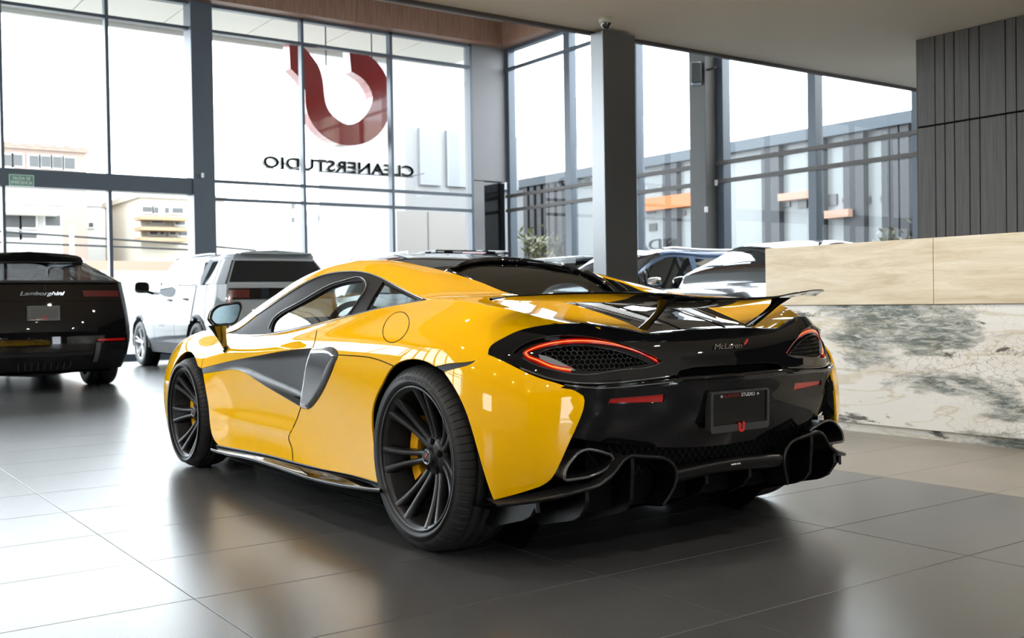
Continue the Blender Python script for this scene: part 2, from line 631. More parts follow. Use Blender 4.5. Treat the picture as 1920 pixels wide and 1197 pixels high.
M_FRAME = mat('blue grey aluminium', (.070, .086, .108), .40, metal=.18)
M_COLUMN = mat('column grey paint', (.21, .215, .22), .34, metal=.75)
M_SOFFIT = mat('soffit plaster', (.88, .77, .63), .8)
M_TRIM = mat('soffit edge trim', (.085, .076, .072), .55)
M_CEIL = mat('high ceiling', (.55, .52, .48), .8)
M_ALU = mat('aluminium cladding', (.17, .165, .17), .5)
M_PANE = thin_glass('window glass', (.97, .985, .98), ior=1.24)
M_CANOPY = mat('canopy panel', (.62, .59, .53), .6)

def wood_mat(name, c0, c1, scale=(30, 30, 1.2), rough=.5):
    m, nt, b = _nt(name)
    N, L = nt.nodes, nt.links
    tc = N.new('ShaderNodeNewGeometry')
    mp = N.new('ShaderNodeMapping'); mp.inputs['Scale'].default_value = scale
    oi = N.new('ShaderNodeObjectInfo')
    va = N.new('ShaderNodeVectorMath'); va.operation = 'ADD'
    cx = N.new('ShaderNodeCombineXYZ'); mu = N.new('ShaderNodeMath'); mu.operation = 'MULTIPLY'; mu.inputs[1].default_value = 40
    L.new(oi.outputs['Random'], mu.inputs[0]); L.new(mu.outputs[0], cx.inputs['Z'])
    L.new(tc.outputs['Position'], mp.inputs['Vector']); L.new(mp.outputs['Vector'], va.inputs[0]); L.new(cx.outputs['Vector'], va.inputs[1])
    n = N.new('ShaderNodeTexNoise'); n.inputs['Scale'].default_value = 1.6; n.inputs['Detail'].default_value = 7; n.inputs['Roughness'].default_value = .62
    L.new(va.outputs['Vector'], n.inputs['Vector'])
    cr = N.new('ShaderNodeValToRGB'); cr.color_ramp.elements[0].color = (*c0, 1); cr.color_ramp.elements[1].color = (*c1, 1)
    cr.color_ramp.elements[0].position = .32; cr.color_ramp.elements[1].position = .70
    L.new(n.outputs['Fac'], cr.inputs['Fac']); L.new(cr.outputs['Color'], b.inputs['Base Color'])
    b.inputs['Roughness'].default_value = rough
    bp = N.new('ShaderNodeBump'); bp.inputs['Strength'].default_value = .15; bp.inputs['Distance'].default_value = .002
    L.new(n.outputs['Fac'], bp.inputs['Height']); L.new(bp.outputs['Normal'], b.inputs['Normal'])
    MATS[name] = m
    return m
M_FASCIA = wood_mat('fascia timber', (.17, .085, .055), (.30, .165, .11))
M_PLANK = wood_mat('smoked oak planks', (.048, .041, .035), (.098, .086, .075), (38, 38, .9), .55)

XW, YW, ZC, ZS, XS = 15.5, -10.4, 6.95, 3.70, 4.95     # front glazing, side glazing, high ceiling, soffit, soffit edge
YL = 9.0
# soffit over the near half, with a downstand trim at its edge; high ceiling beyond
o = MB().box(-8.5, XS, -14, YL, ZS, ZS+.30).build('ceiling', M_SOFFIT); tag(o, kind='structure')
MB().box(XS, XS+.03, -14, YL, ZS-.03, ZC).build('soffit_upstand', M_SOFFIT, o)
MB().box(XS-.02, XS+.035, -14, YL, ZS-.035, ZS+.05).build('soffit_edge_trim', M_TRIM, o)
o2 = MB().box(XS, XW, YW, YL, ZC, ZC+.2).build('ceiling_high', M_CEIL); tag(o2, kind='structure')

def bars(name, boxes, m, parent):
    out = []
    for b in boxes:
        out.append(MB().box(*b).build(name, m, parent))
    return out
# front glazing
wf = empty('wall_front'); tag(wf, kind='structure')
colY = (-3.81, -3.41)
mul = [(-.30, .05), (-1.985, .06), (-5.62, .055), (-7.555, .06), (-9.485, .06), (1.6, .06), (3.4, .06), (5.2, .06), (7.0, .06), (8.8, .06)]
bars('mullion', [(XW-.02, XW+.13, y-w/2, y+w/2, 0, 6.45) for y, w in mul], M_FRAME, wf)
MB().box(XW-.14, XW+.26, colY[0], colY[1], 0, 6.45, .01).build('steel_column', M_FRAME, wf)
MB().box(XW-.10, XW+.2, -3.41, YL, 2.96, 3.25, .01).build('transom_beam', M_FRAME, wf)
for z in (2.90, 3.23, 5.97):
    MB().box(XW-.01, XW+.11, -9.5, -3.81, z-.025, z+.03).build('transom', M_FRAME, wf)
MB().box(XW-.01, XW+.11, -3.41, YL, 5.945, 6.0).build('transom', M_FRAME, wf)
MB().box(XW-.02, XW+.12, -9.5, YL, 6.40, 6.46).build('head_rail', M_FRAME, wf)
MB().box(XW-.02, XW+.12, -9.5, YL, 0, .12).build('sill_rail', M_FRAME, wf)
ye = [YL, 8.8, 7.0, 5.2, 3.4, 1.6, -.30, -1.985, -3.41]
for a, b in zip(ye[:-1], ye[1:]):
    for z0, z1 in ((.12, 2.96), (3.25, 5.95), (6.0, 6.40)):
        MB().add([(XW+.05, a, z0), (XW+.05, b, z0), (XW+.05, b, z1), (XW+.05, a, z1)], [(0, 1, 2, 3)]).build('pane', M_PANE, wf)
ye = [-3.81, -5.62, -7.555, -9.485]
for a, b in zip(ye[:-1], ye[1:]):
    for z0, z1 in ((.12, 2.87), (2.93, 3.2), (3.26, 5.94), (6.0, 6.40)):
        MB().add([(XW+.05, a, z0), (XW+.05, b, z0), (XW+.05, b, z1), (XW+.05, a, z1)], [(0, 1, 2, 3)]).build('pane', M_PANE, wf)
# corner cladding with a dark opening
MB().box(XW-.02, XW+.3, -10.40, -9.515, 3.56, 6.46).build('cladding_panel', M_ALU, wf)
MB().box(XW-.02, XW+.3, -9.78, -9.515, 0, 3.54).build('cladding_panel', M_ALU, wf)
MB().box(XW+.10, XW+.3, -10.4, -9.78, 0, 3.54).build('dark_recess', M_BLK, wf)
# timber fascia boards above the glazing
yb = YL
k = 0
while yb > YW:
    w = .92
    y2 = max(YW, yb-w)
    MB().box(XW-.32, XW-.02, y2+.002, yb-.002, 6.45, ZC).build('fascia_board', M_FASCIA, wf)
    yb = y2
# side glazing on the right
wr = empty('wall_right'); tag(wr, kind='structure')
xr = [(15.42, .12), (13.33, .19), (9.16, .15), (7.235, .15), (5.44, .10)]
bars('mullion', [(x-w/2, x+w/2, YW-.16, YW+.02, 0, 6.45) for x, w in xr], M_FRAME, wr)
bars('mullion', [(x-w/2, x+w/2, YW-.16, YW+.02, 0, 6.45) for x, w in ((11.3, .12), (3.6, .12), (1.8, .12))], M_FRAME, wr)
MB().box(9.24, 9.62, YW-.1, YW+.28, 0, 6.45, .01).build('steel_column', mat('side column paint', (.085, .085, .085), .6), wr)
for z in (2.93, 3.24, 5.99):
    MB().box(0, 15.5, YW-.03, YW+.05, z-.032, z+.032).build('transom', M_TRIM if z < 5 else M_FRAME, wr)
MB().box(0, 15.5, YW-.12, YW+.03, 6.38, 6.45).build('head_rail', M_FRAME, wr)
xe = [15.42, 13.33, 11.3, 9.16, 7.235, 5.44, 3.6, 1.8, 0]
for a, b in zip(xe[:-1], xe[1:]):
    for z0, z1 in ((.0, 2.9), (2.96, 3.21), (3.27, 5.96), (6.02, 6.38)):
        MB().add([(a, YW-.05, z0), (b, YW-.05, z0), (b, YW-.05, z1), (a, YW-.05, z1)], [(0, 1, 2, 3)]).build('pane', M_PANE, wr)
xb = XW-.3
while xb > 4.5:
    x2 = xb-.92
    MB().box(x2+.002, xb-.002, YW+.02, YW+.30, 6.45, ZC).build('fascia_board', M_FASCIA, wr)
    xb = x2
# left side, out of the picture: solid wall with one window under the soffit, glazing along the high part
wl_ = empty('wall_left'); tag(wl_, kind='structure')
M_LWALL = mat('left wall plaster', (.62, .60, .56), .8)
WX0, WX1, WZ0, WZ1 = -.2, 1.3, 1.0, 2.2
for bx_ in ((-8.5, WX0, 0, ZC), (WX1, XS, 0, ZC), (WX0, WX1, 0, WZ0), (WX0, WX1, WZ1, ZC)):
    MB().box(bx_[0], bx_[1], YL, YL+.2, bx_[2], bx_[3]).build('wall_section', M_LWALL, wl_)
MB().add([(WX0, YL+.1, WZ0), (WX1, YL+.1, WZ0), (WX1, YL+.1, WZ1), (WX0, YL+.1, WZ1)], [(3, 2, 1, 0)]).build('pane', M_PANE, wl_)
bars('mullion', [(x-.05, x+.05, YL-.1, YL+.06, 0, 6.9) for x in np.arange(5.1, 15.5, 1.7)], M_FRAME, wl_)
bars('transom', [(XS, 15.5, YL-.05, YL+.03, z-.04, z+.04) for z in (2.95, 3.25, 6.0)], M_FRAME, wl_)
MB().box(XS, 15.5, YL-.05, YL+.15, 0, 1.3).build('dado_wall', M_LWALL, wl_)
MB().box(XS, 15.5, YL-.06, YL+.05, 6.4, ZC).build('fascia', M_FASCIA, wl_)
MB().add([(XS, YL, 1.3), (15.5, YL, 1.3), (15.5, YL, 6.4), (XS, YL, 6.4)], [(3, 2, 1, 0)]).build('pane', M_PANE, wl_)
MB().box(XW-.06, XW+.2, 4.4, YL, 0, 2.96).build('added_dark_panel', M_FRAME, wf)  # added out of view so the lower door reflects something dark
# wall behind the camera
wb_ = empty('wall_back'); tag(wb_, kind='structure')
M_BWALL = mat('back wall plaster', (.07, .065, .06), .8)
cuts = [-14, -4.1, -3.5, -2.2, -1.9, -.3, .6, 3.4, 4.0, YL]
for k, (a, b_) in enumerate(zip(cuts[:-1], cuts[1:])):
    if k % 2 == 0:
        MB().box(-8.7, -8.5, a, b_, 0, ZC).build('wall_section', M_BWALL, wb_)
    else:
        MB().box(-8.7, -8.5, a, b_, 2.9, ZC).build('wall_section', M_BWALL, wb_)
        MB().add([(-8.6, a, 0), (-8.6, b_, 0), (-8.6, b_, 2.9), (-8.6, a, 2.9)], [(0, 1, 2, 3)]).build('pane', M_PANE, wb_)
# dark plank wall on the right
wp = empty('wall_planks'); tag(wp, kind='structure')
MB().box(-6, 3.34, -8.2, -7.335, 0, ZS).build('wall_core', M_VOID, wp)
jx = [3.357, 3.135, 3.023, 2.913, 2.745, 2.631, 2.352, 2.241, 2.07, 1.95, 1.70, 1.58, 1.30, 1.19, .95, .8, .5]
for a, b in zip(jx[:-1], jx[1:]):
    for z0, z1 in ((0, 2.745), (2.757, ZS)):
        MB().box(b+.005, a-.005, -7.335, -7.30, z0+.003, z1-.003, .003).build('plank', M_PLANK, wp)
MB().box(3.345, 3.357, -8.2, -7.30, 0, ZS).build('plank_return', M_PLANK, wp)
# free-standing column under the soffit edge
o = MB().box(4.725, 4.925, -4.47, -4.035, 0, ZS-.035, .006).build('column', M_COLUMN); tag(o, kind='structure')
# downlights in the soffit (behind and above the camera)
M_LAMPW = mat('downlight glow', (1, .8, .55), .4, emit=(1.0, .92, .82), estr=325.0)
M_LAMPR = mat('downlight ring', (.6, .6, .58), .4)
k = 0
def downlight(x, y):
    r = empty('downlight', (x, y, ZS))
    lathe(MB(), [(.075, .002), (.085, -.004), (.07, -.010), (.062, -.004)], 20, axis=2).build('lamp_ring', M_LAMPR, r)
    MB().add([(.062*math.cos(t), .062*math.sin(t), -.003) for t in np.linspace(0, 2*math.pi, 21)[:-1]], [tuple(range(20))[::-1]]).build('lamp_lens', M_LAMPW, r)
    tag(r, 'round recessed downlight with warm lamp in the beige soffit', 'light', 'downlights in the soffit')
for x in (-6.0, -3.2, -.4, 2.4):
    for y in (-4.6, -1.8, 1.0, 3.8, 6.6):
        if not (x > 2 and y < -3): downlight(x, y)

def spot(x, y, tx, ty, tz, power):  # made-up lamps out of view, added to brighten the marble counter
    r = empty('counter_fill_spot', (x, y, ZS))
    lathe(MB(), [(0, 0), (.03, 0), (.03, -.05), (.045, -.06), (.045, -.16), (.038, -.16)], 18, axis=2).build('fill_spot_body', M_WHITE, r)
    ld = bpy.data.lights.new('fill_lamp', 'SPOT'); ld.energy = power; ld.color = (1.0, .94, .86); ld.spot_size = math.radians(75); ld.spot_blend = .7; ld.shadow_soft_size = .06
    lo = bpy.data.objects.new('fill_lamp', ld); link(lo, r); lo.location = (0, 0, -.17)
    d = Vector((tx-x, ty-y, tz-ZS+.17)); lo.rotation_euler = d.to_track_quat('-Z', 'Y').to_euler()
    tag(r, 'added unseen fill spotlight under the soffit aimed at the counter', 'light', 'added fill spotlights along the counter')
for x in (-2.2, -1.0, .2, 1.4):
    spot(x, -1.3, x, -3.2, .75, 20)
# ------------------------------------------------------------------ the yellow sports car
# side surface: stations from the nose corner to the tail corner, rows from the sill up to the shoulder crease
SIDE = [
 # u,   rows bottom -> top as (x, y, z)
 (-3.62, [(3.62,.60,.15),(3.62,.64,.26),(3.62,.66,.36),(3.62,.65,.45),(3.60,.60,.53),(3.57,.53,.595),(3.52,.44,.645)]),
 (-3.42, [(3.42,.77,.14),(3.42,.80,.27),(3.42,.81,.38),(3.42,.80,.48),(3.42,.765,.57),(3.42,.70,.65),(3.42,.60,.70)]),
 (-3.15, [(3.15,.88,.14),(3.15,.895,.27),(3.15,.90,.40),(3.15,.892,.52),(3.15,.86,.625),(3.15,.795,.715),(3.15,.69,.765)]),
 (-2.90, [(2.90,.925,.14),(2.90,.935,.27),(2.90,.938,.40),(2.90,.93,.53),(2.90,.90,.645),(2.90,.835,.74),(2.90,.73,.788)]),
 (-2.67, [(2.67,.935,.14),(2.67,.945,.27),(2.67,.95,.40),(2.67,.942,.53),(2.67,.915,.65),(2.67,.855,.745),(2.67,.755,.792)]),
 (-2.40, [(2.40,.925,.14),(2.40,.935,.27),(2.40,.938,.40),(2.40,.935,.52),(2.40,.915,.635),(2.40,.862,.728),(2.40,.772,.782)]),
 (-2.10, [(2.10,.905,.16),(2.10,.895,.27),(2.10,.892,.40),(2.10,.90,.52),(2.10,.905,.64),(2.10,.872,.722),(2.10,.790,.779)]),
 (-1.70, [(1.70,.898,.175),(1.70,.882,.27),(1.70,.872,.40),(1.70,.885,.52),(1.70,.905,.65),(1.70,.878,.735),(1.70,.802,.791)]),
 (-1.30, [(1.30,.903,.18),(1.30,.888,.27),(1.30,.878,.40),(1.30,.890,.53),(1.30,.910,.67),(1.30,.882,.765),(1.30,.800,.828)]),
 (-0.90, [(0.90,.913,.185),(0.90,.903,.27),(0.90,.902,.40),(0.90,.912,.54),(0.90,.922,.69),(0.90,.885,.795),(0.90,.775,.880)]),
 (-0.50, [(0.50,.928,.19),(0.50,.928,.27),(0.50,.934,.40),(0.50,.943,.55),(0.50,.938,.70),(0.50,.888,.82),(0.50,.735,.928)]),
 (-0.20, [(0.20,.938,.19),(0.20,.945,.27),(0.20,.955,.40),(0.20,.958,.55),(0.20,.948,.70),(0.20,.895,.83),(0.20,.722,.950)]),
 ( 0.00, [(0.00,.940,.19),(0.00,.950,.27),(0.00,.960,.40),(0.00,.962,.55),(0.00,.950,.70),(0.00,.897,.835),(0.00,.742,.945)]),
 ( 0.20, [(-.20,.930,.20),(-.20,.945,.28),(-.20,.955,.40),(-.20,.957,.55),(-.20,.942,.70),(-.20,.884,.83),(-.20,.756,.928)]),
 ( 0.36, [(-.35,.910,.22),(-.355,.925,.29),(-.36,.938,.40),(-.36,.938,.55),(-.36,.914,.70),(-.35,.845,.82),(-.34,.722,.907)]),
 ( 0.48, [(-.455,.868,.24),(-.465,.882,.30),(-.48,.893,.40),(-.48,.893,.55),(-.475,.862,.70),(-.46,.788,.808),(-.44,.675,.882)]),
 ( 0.60, [(-.54,.79,.26),(-.555,.80,.31),(-.57,.815,.40),(-.575,.815,.55),(-.565,.78,.69),(-.55,.70,.795),(-.535,.61,.857)]),
 ( 0.74, [(-.61,.69,.27),(-.63,.695,.32),(-.645,.70,.40),(-.652,.695,.55),(-.645,.655,.68),(-.63,.57,.782),(-.61,.50,.838)]),
]
SU = [r[0] for r in SIDE]
SV = [0, .10, .22, .36, .49, .61, .73]
S_SIDE = Tensor(SU, SV, [r[1] for r in SIDE], sign=1)
VT = SV[-1]
# which way do the normals point?
if S_SIDE.normal(np.array([[-1.3, .3]]))[0, 1] < 0: S_SIDE.sign = -1

def s_at(X, Z):
    """side surface parameters at given x and z"""
    uv = np.array([[-X, np.clip(Z*.9-.1, 0, VT)]])
    for _ in range(20):
        e = 1e-4
        q = S_SIDE.eval(uv)[0, [0, 2]]
        ju = (S_SIDE.eval(uv+[e, 0])[0, [0, 2]]-q)/e; jv = (S_SIDE.eval(uv+[0, e])[0, [0, 2]]-q)/e
        st = np.linalg.solve(np.array([ju, jv]).T, np.array([X, Z])-q)
        uv = uv+np.clip(st, -.1, .1)
    return uv[0]

# upper surface: lower edge A (window head, then the shoulder crease), middle M, upper edge B (roof panel, then engine cover)
A_ = [(2.47,.772,.780),(2.42,.765,.784),(2.0,.72,.913),(1.835,.685,.98),(1.62,.645,1.054),(1.465,.615,1.091),(1.29,.60,1.100),(1.10,.595,1.098),(.90,.60,1.069),(.65,.63,1.015),(.47,.66,.979),(.30,.695,.954)]
A_ += [(.20,.722,.950),(.0,.742,.945),(-.20,.756,.928),(-.34,.722,.907),(-.44,.675,.882),(-.535,.61,.857),(-.61,.50,.838)]
B_ = [(2.55,.735,.788),(2.41,.725,.817),(2.16,.655,.943),(2.04,.60,1.006),(1.83,.55,1.085),(1.61,.51,1.129),(1.38,.485,1.149),(1.26,.47,1.154),(1.14,.46,1.153),(.915,.435,1.128),(.74,.425,1.101),(.61,.417,1.079),(.452,.413,1.048),(.32,.41,1.02),(.15,.395,.974),(-.0,.378,.955),(-.15,.352,.935),(-.307,.321,.899),(-.5,.292,.845),(-.60,.285,.812)]
def row_at(R, X):
    R = np.array(R)[::-1]
    s = Spline(R[:, 0]+np.arange(len(R))*1e-6)
    return np.stack([X, s(R[:, 1], X), s(R[:, 2], X)], -1)
UX = np.array([2.45, 2.3, 2.15, 2.0, 1.85, 1.7, 1.55, 1.4, 1.2, 1.0, .8, .6, .45, .3, .15, 0, -.15, -.28, -.4, -.5, -.6])
RA = row_at(A_, UX); RB = row_at(B_, UX)
bul = np.interp(UX, [-.6, -.4, -.2, 0, .3, .6, 1.2, 2.45], [-.004, -.006, -.006, .0, .010, .016, .017, .012])
RM = (RA+RB)/2
nn_ = np.stack([0*UX, RB[:, 2]-RA[:, 2], RA[:, 1]-RB[:, 1]], -1); nn_ /= np.linalg.norm(nn_, axis=1)[:, None]
RM = RM+nn_*bul[:, None]
S_UP = Tensor(list(-UX), [0, .1, .2], np.stack([RA, RM, RB], 1))
if S_UP.normal(np.array([[-1.2, .1]]))[0, 2] < 0: S_UP.sign = -1

# roof: from edge B to the centre line
CZ = [(2.75,.80),(2.5,.905),(2.2,1.03),(1.95,1.135),(1.75,1.185),(1.55,1.2),(1.34,1.197),(1.14,1.187),(.89,1.167),(.72,1.149),(.55,1.126),(.40,1.10)]
def cz(X):
    R = np.array(CZ)[::-1]
    return Spline(R[:, 0])(R[:, 1], X)
RX = np.array([1.95, 1.8, 1.65, 1.5, 1.35, 1.2, 1.05, .9, .75, .62, .5])
def roof_rows(X):
    b = row_at(B_, X); z = cz(X)
    rows = []
    for t in (1.0, .75, .5, .25, 0.0, -.25):
        rows.append(np.stack([X, b[:, 1]*t, b[:, 2]+(z-b[:, 2])*(1-t*t)], -1))
    return np.stack(rows, 1)
S_ROOF = Tensor(list(-RX), [0, .12, .24, .36, .48, .60], roof_rows(RX))
if S_ROOF.normal(np.array([[-1.2, .2]]))[0, 2] < 0: S_ROOF.sign = -1

# tail: x as a function of (y, z)
_sd = Spline([0, .3, .5, .65, .75, .85, .92, .97]); _dd = [0, .022, .058, .105, .172, .275, .40, .55]
_sq = Spline([.36, .42, .5, .58, .64, .70, .76, .80, .83, .88]); _qq = [.688, .715, .738, .750, .752, .735, .717, .692, .664, .61]
def tail_x(y, z): return -_sq(_qq, z)+_sd(_dd, np.abs(y))
S_TAIL = Func(lambda y, z: np.stack([tail_x(y, z), y, z], -1), ((-.05, .95), (.36, .88)))
if S_TAIL.normal(np.array([[.1, .6]]))[0, 0] > 0: S_TAIL.sign = -1

car = empty('sports_car')
tag(car, 'yellow sports coupe with black wheels and tall rear wing on the showroom floor', 'car')

def cat(*a): return np.vstack([np.atleast_2d(q) for q in a])
def crest(X0, X1, n=30): return np.stack([np.linspace(-X0, -X1, n), np.full(n, VT)], -1)
def sm(pts, n=24): return curve(pts, n)

def both(name, surf, loop, m, holes=(), h=.025, thick=.008, off=0.0, offn=None, parent=None):
    g = panel_geo(surf, loop, holes, h, thick, off, offn)
    par = parent or car
    a = shell_obj(name, g, m, par)
    b = shell_obj(name, g, m, par, mirror=True)
    return a, b

def seam(surf, pts, r=.0022, off=-.0002, m=None, name='shut_line', parent=None, closed=False, n=30):
    uv = surf.px(curve(pts, n))
    P = surf.eval(uv)+surf.normal(uv)*off
    for s in (1, -1):
        MB().tube(P*[1, s, 1], r, 5, closed=closed).build(name, m or M_VOID, parent or car)

S = S_SIDE
# front wing (fender)
arch_f = np.array([s_at(2.67+.352*math.cos(math.radians(a)), .325+.352*math.sin(math.radians(a))) for a in np.linspace(128, -22, 26)])
seam_fd = S.px(sm([(421, 628.5), (407.5, 637), (393, 652), (384, 667), (377, 690.5)], 14))
fend = cat(crest(3.60, -(seam_fd[0, 0]), 30)[:-1], seam_fd, arch_f,
           [s_at(3.0, .16), (-3.3, .01), (-3.60, .01)])
both('front_fender', S, fend, M_YEL)
# door skin above the black channel
low_edge = S.px(sm([(377.5, 690.5), (424, 678.5), (481, 667), (533, 657.5), (586.5, 652.5)], 20))
rear_seam = S.px(sm([(586.5, 652.5), (589, 645), (594, 620), (598.5, 608.5)], 8))
i0 = -seam_fd[0, 0]; i1 = -rear_seam[-1, 0]
door_up = cat(low_edge, rear_seam[1:-1], crest(i1, i0, 24), seam_fd[1:-1])
both('door_upper_skin', S, door_up, M_YEL)
# door skin below it
chan_low = S.px(sm([(379, 700.5), (419, 694.6), (440, 693.3), (452, 696.8), (481, 714.5), (520, 738), (564, 763.7)], 26))
door_rear = S.px(sm([(564, 763.7), (555, 791), (546, 809), (541.5, 821), (546, 836), (548.6, 850.5), (549.5, 866)], 16))
door_bot = S.px(sm([(549.5, 866), (507, 855.2), (455, 845), (407.5, 835)], 14))
door_front = S.px(sm([(407.5, 835), (403, 830), (390.6, 773), (384, 731), (379, 700.5)], 12))
both('door_lower_skin', S, cat(chan_low, door_rear[1:], door_bot[1:], door_front[1:-1]), M_YEL,
     offn=lambda W, P: .012*np.exp(-((P[:, 2]-.335)/.035)**2)*np.clip((2.35-P[:, 0])*2, 0, 1)-.006)
# rear quarter
int_top = S.px(sm([(587, 652.5), (610, 650.5), (627, 653), (634, 661)], 10))
int_rear = S.px(sm([(634, 661), (629, 679.6), (611, 723.6), (592.6, 754.7), (577, 768), (565, 765)], 18))
sill_r = S.px(sm([(549.5, 866), (598, 878), (662, 891), (709, 905)], 14))
arch_r = S.px(sm([(709, 905), (704, 862), (698, 815), (700, 756), (717.7, 715.7), (735, 688), (760, 674.5), (780, 673), (800, 678), (816.7, 687)], 40))
strip_t = S.px(sm([(816.7, 687), (840, 681.5), (896, 673.5), (914.5, 664)], 12))
tail_e = S.px(sm([(914.5, 664), (915.5, 655), (936, 638), (973, 620), (1023.5, 609.2)], 18))
endc = np.array([[tail_e[-1, 0]+.02, VT]])
quarter = cat(rear_seam[::-1][1:][::-1][:0], int_top, int_rear[1:], door_rear[1:], sill_r[1:], arch_r[1:], strip_t[1:], tail_e[1:],
              crest(-endc[0, 0], i1, 50), rear_seam[::-1][1:-1])
cap_c = S.px([(743, 614)])[0]
capc_loop = S.px([(742.5+26.0*math.cos(t)*1.0+4*math.sin(t), 613.5+22*math.sin(t)-13*math.cos(t)*0.6) for t in np.linspace(0, 2*math.pi, 41)[:-1]])
both('rear_quarter_panel', S, quarter, M_YEL, holes=())
# black vent strip behind the arch, then the bumper corner
strip_b = S.px(sm([(895.7, 673.8), (885.6, 681), (860.6, 690), (833, 698)], 10))
st_top = S.px(sm([(816.7, 687), (840, 681.5), (896, 673.5)], 10))
both('vent_strip', S, cat(st_top, strip_b[1:], ), M_DARK, off=-.004)
bump_t = S.px(sm([(833, 698), (860.6, 690.6), (885.6, 682), (896, 674), (914.5, 665.6)], 14))
bump_r = S.px(cat(sm([(914.5, 665.6), (936, 675), (1011, 710), (1061, 726), (1084, 737.5)], 18), sm([(1086, 739), (1094, 745), (1095, 752), (1085, 789), (1064, 836), (1045, 878), (1030, 901), (1012, 912.5)], 26)))
bump_b = S.px(sm([(1012, 912.5), (970, 926), (926, 937.5)], 8))
bump_f = S.px(sm([(926, 937.5), (916, 910.6), (904, 872), (887, 812), (872, 767), (851, 725), (833, 698)], 20))
both('bumper_corner', S, cat(bump_t, bump_r[1:], bump_b[1:], bump_f[1:-1]), M_YEL)
# upper panel: windscreen pillar, roof rail, buttress and deck side in one pressing
UPT = .2
up_end = S_UP.px(sm([(1026, 608.6), (1046, 607.8), (1088, 606.6), (1150, 614), (1209, 625)], 16))
up_loop = cat(np.stack([np.linspace(-2.45, up_end[0, 0], 90), np.zeros(90)], -1), up_end[1:],
              np.stack([np.linspace(up_end[-1, 0], -2.45, 90), np.full(90, UPT)], -1), [[-2.47, .1]])
up_loop[:, 1] = np.clip(up_loop[:, 1], 0, UPT)
both('roof_rail_and_buttress', S_UP, up_loop, M_YEL)
# roof
rl = cat(np.stack([np.linspace(-1.95, -.615, 50), np.full(50, .002)], -1), [[-.66, .12], [-.72, .24], [-.76, .36], [-.775, .48]], [[-1.95, .48]])
both('roof_panel', S_ROOF, rl, M_CARB)
# seams
seam(S, [(594, 620), (589, 645), (586.5, 652.5)])
seam(S, [(564, 764), (555, 791), (546, 809), (541.5, 821), (546, 836), (548.6, 850.5), (549.5, 866)], r=.003)
seam(S, [(634, 666), (662.6, 667.4), (699, 672), (737.7, 686.5)])
seam(S, [(421, 628.5), (407.5, 637), (393, 652), (384, 667), (377, 690.5)], r=.0012)
# ---- black channel in the door, intake cover, skirt
chan_in = cat(low_edge, S.px([(586.5, 656), (572, 715), (566, 760)]), chan_low[::-1])
def chan_off(W, P):
    t = np.clip((2.35-P[:, 0])/1.3, 0, 1); t = t*t*(3-2*t)
    lo_, cl_ = low_edge[np.argsort(low_edge[:, 0])], chan_low[np.argsort(chan_low[:, 0])]
    vt_ = np.interp(W[:, 0], lo_[:, 0], lo_[:, 1]); vb_ = np.interp(W[:, 0], cl_[:, 0], cl_[:, 1])
    ins = np.where((W[:, 1] > vt_+1e-5) | (W[:, 1] < vb_-1e-5), -1.0, 1.0)
    a = dist_line(low_edge, W); b = dist_line(chan_low, W)
    d = ins*a*b/(a+b+1e-6)
    return -.004-.055*t*np.tanh(d/.028)
both('door_blade', S, chan_in, M_BLADE, h=.012, offn=chan_off, thick=.004)
cover = S.px(cat(sm([(587, 653), (610, 651), (627, 653), (634, 661), (629, 679.6), (611, 723.6), (592.6, 754.7), (577, 767.5), (566, 765)], 30), sm([(565, 762), (566, 745), (571, 710), (578, 675), (587, 653)], 12)[:-1]))
def cover_off(W, P):
    d = np.clip(sdist(cover, W)/.030, -.5, 1)
    return .003+.014*(1-(1-d)**2)
both('intake_cover', S, cover, M_GREYGLOSS, h=.009, offn=cover_off, thick=.05)
# side skirt: ledge with a proud outer lip
sk_in = np.array([on_plane(x, y, 1, .905) for x, y in sm([(407, 837), (455, 846), (507, 856.5), (549, 868), (598, 880), (662, 893), (711, 909)], 24)])
sk_out = np.array([on_plane(x, y, 1, yy) for (x, y), yy in zip(sm([(394.5, 842), (416.5, 849), (455, 856.5), (520, 876), (585, 897.5), (662.6, 913), (711, 918.5)], 24), np.linspace(.955, .965, 24))])
for s in (1, -1):
    rows = [sk_in+[0, -.06, .012], sk_in, (sk_in+sk_out)/2+[0, 0, -.004], sk_out+[0, -.006, .003], sk_out, sk_out+[0, -.002, -.010], sk_out+[0, -.02, -.018], sk_in+[0, -.06, -.055]]
    MB().grid(np.stack(rows, 1)*[1, s, 1], flip=(s < 0)).build('side_skirt', M_BLK, car)
    MB().tube((sk_in+[0, .002, .004])*[1, s, 1], .004, 6).build('skirt_seam', M_SATIN, car)

# ---- underbody tub, arch liners
MB().box(-.30, 3.3, -.62, .62, .11, .55).build('underbody', M_VOID, car)
MB().box(.42, 2.24, -.86, .86, .11, .50).build('floor_pan', M_VOID, car)
for s in (1, -1):
    for xc, zc, R in ((0, .36, .415), (2.67, .33, .385)):
        pr_ = [(R, .60*s), (R, .80*s), (R-.005, .855*s if xc else .885*s)]
        P = np.array([[(xc+r*math.cos(t), y, zc+r*math.sin(t)) for r, y in pr_] for t in np.linspace(-.55, math.pi+(.30 if xc else .15), 40)])
        MB().grid(P).build('wheel_arch_liner', M_VOID, car)
        MB().add([(xc+R*math.cos(t), .60*s, zc+R*math.sin(t)) for t in np.linspace(0, 2*math.pi, 40)[:-1]], [tuple(range(39))]).build('arch_inner_wall', M_VOID, car)

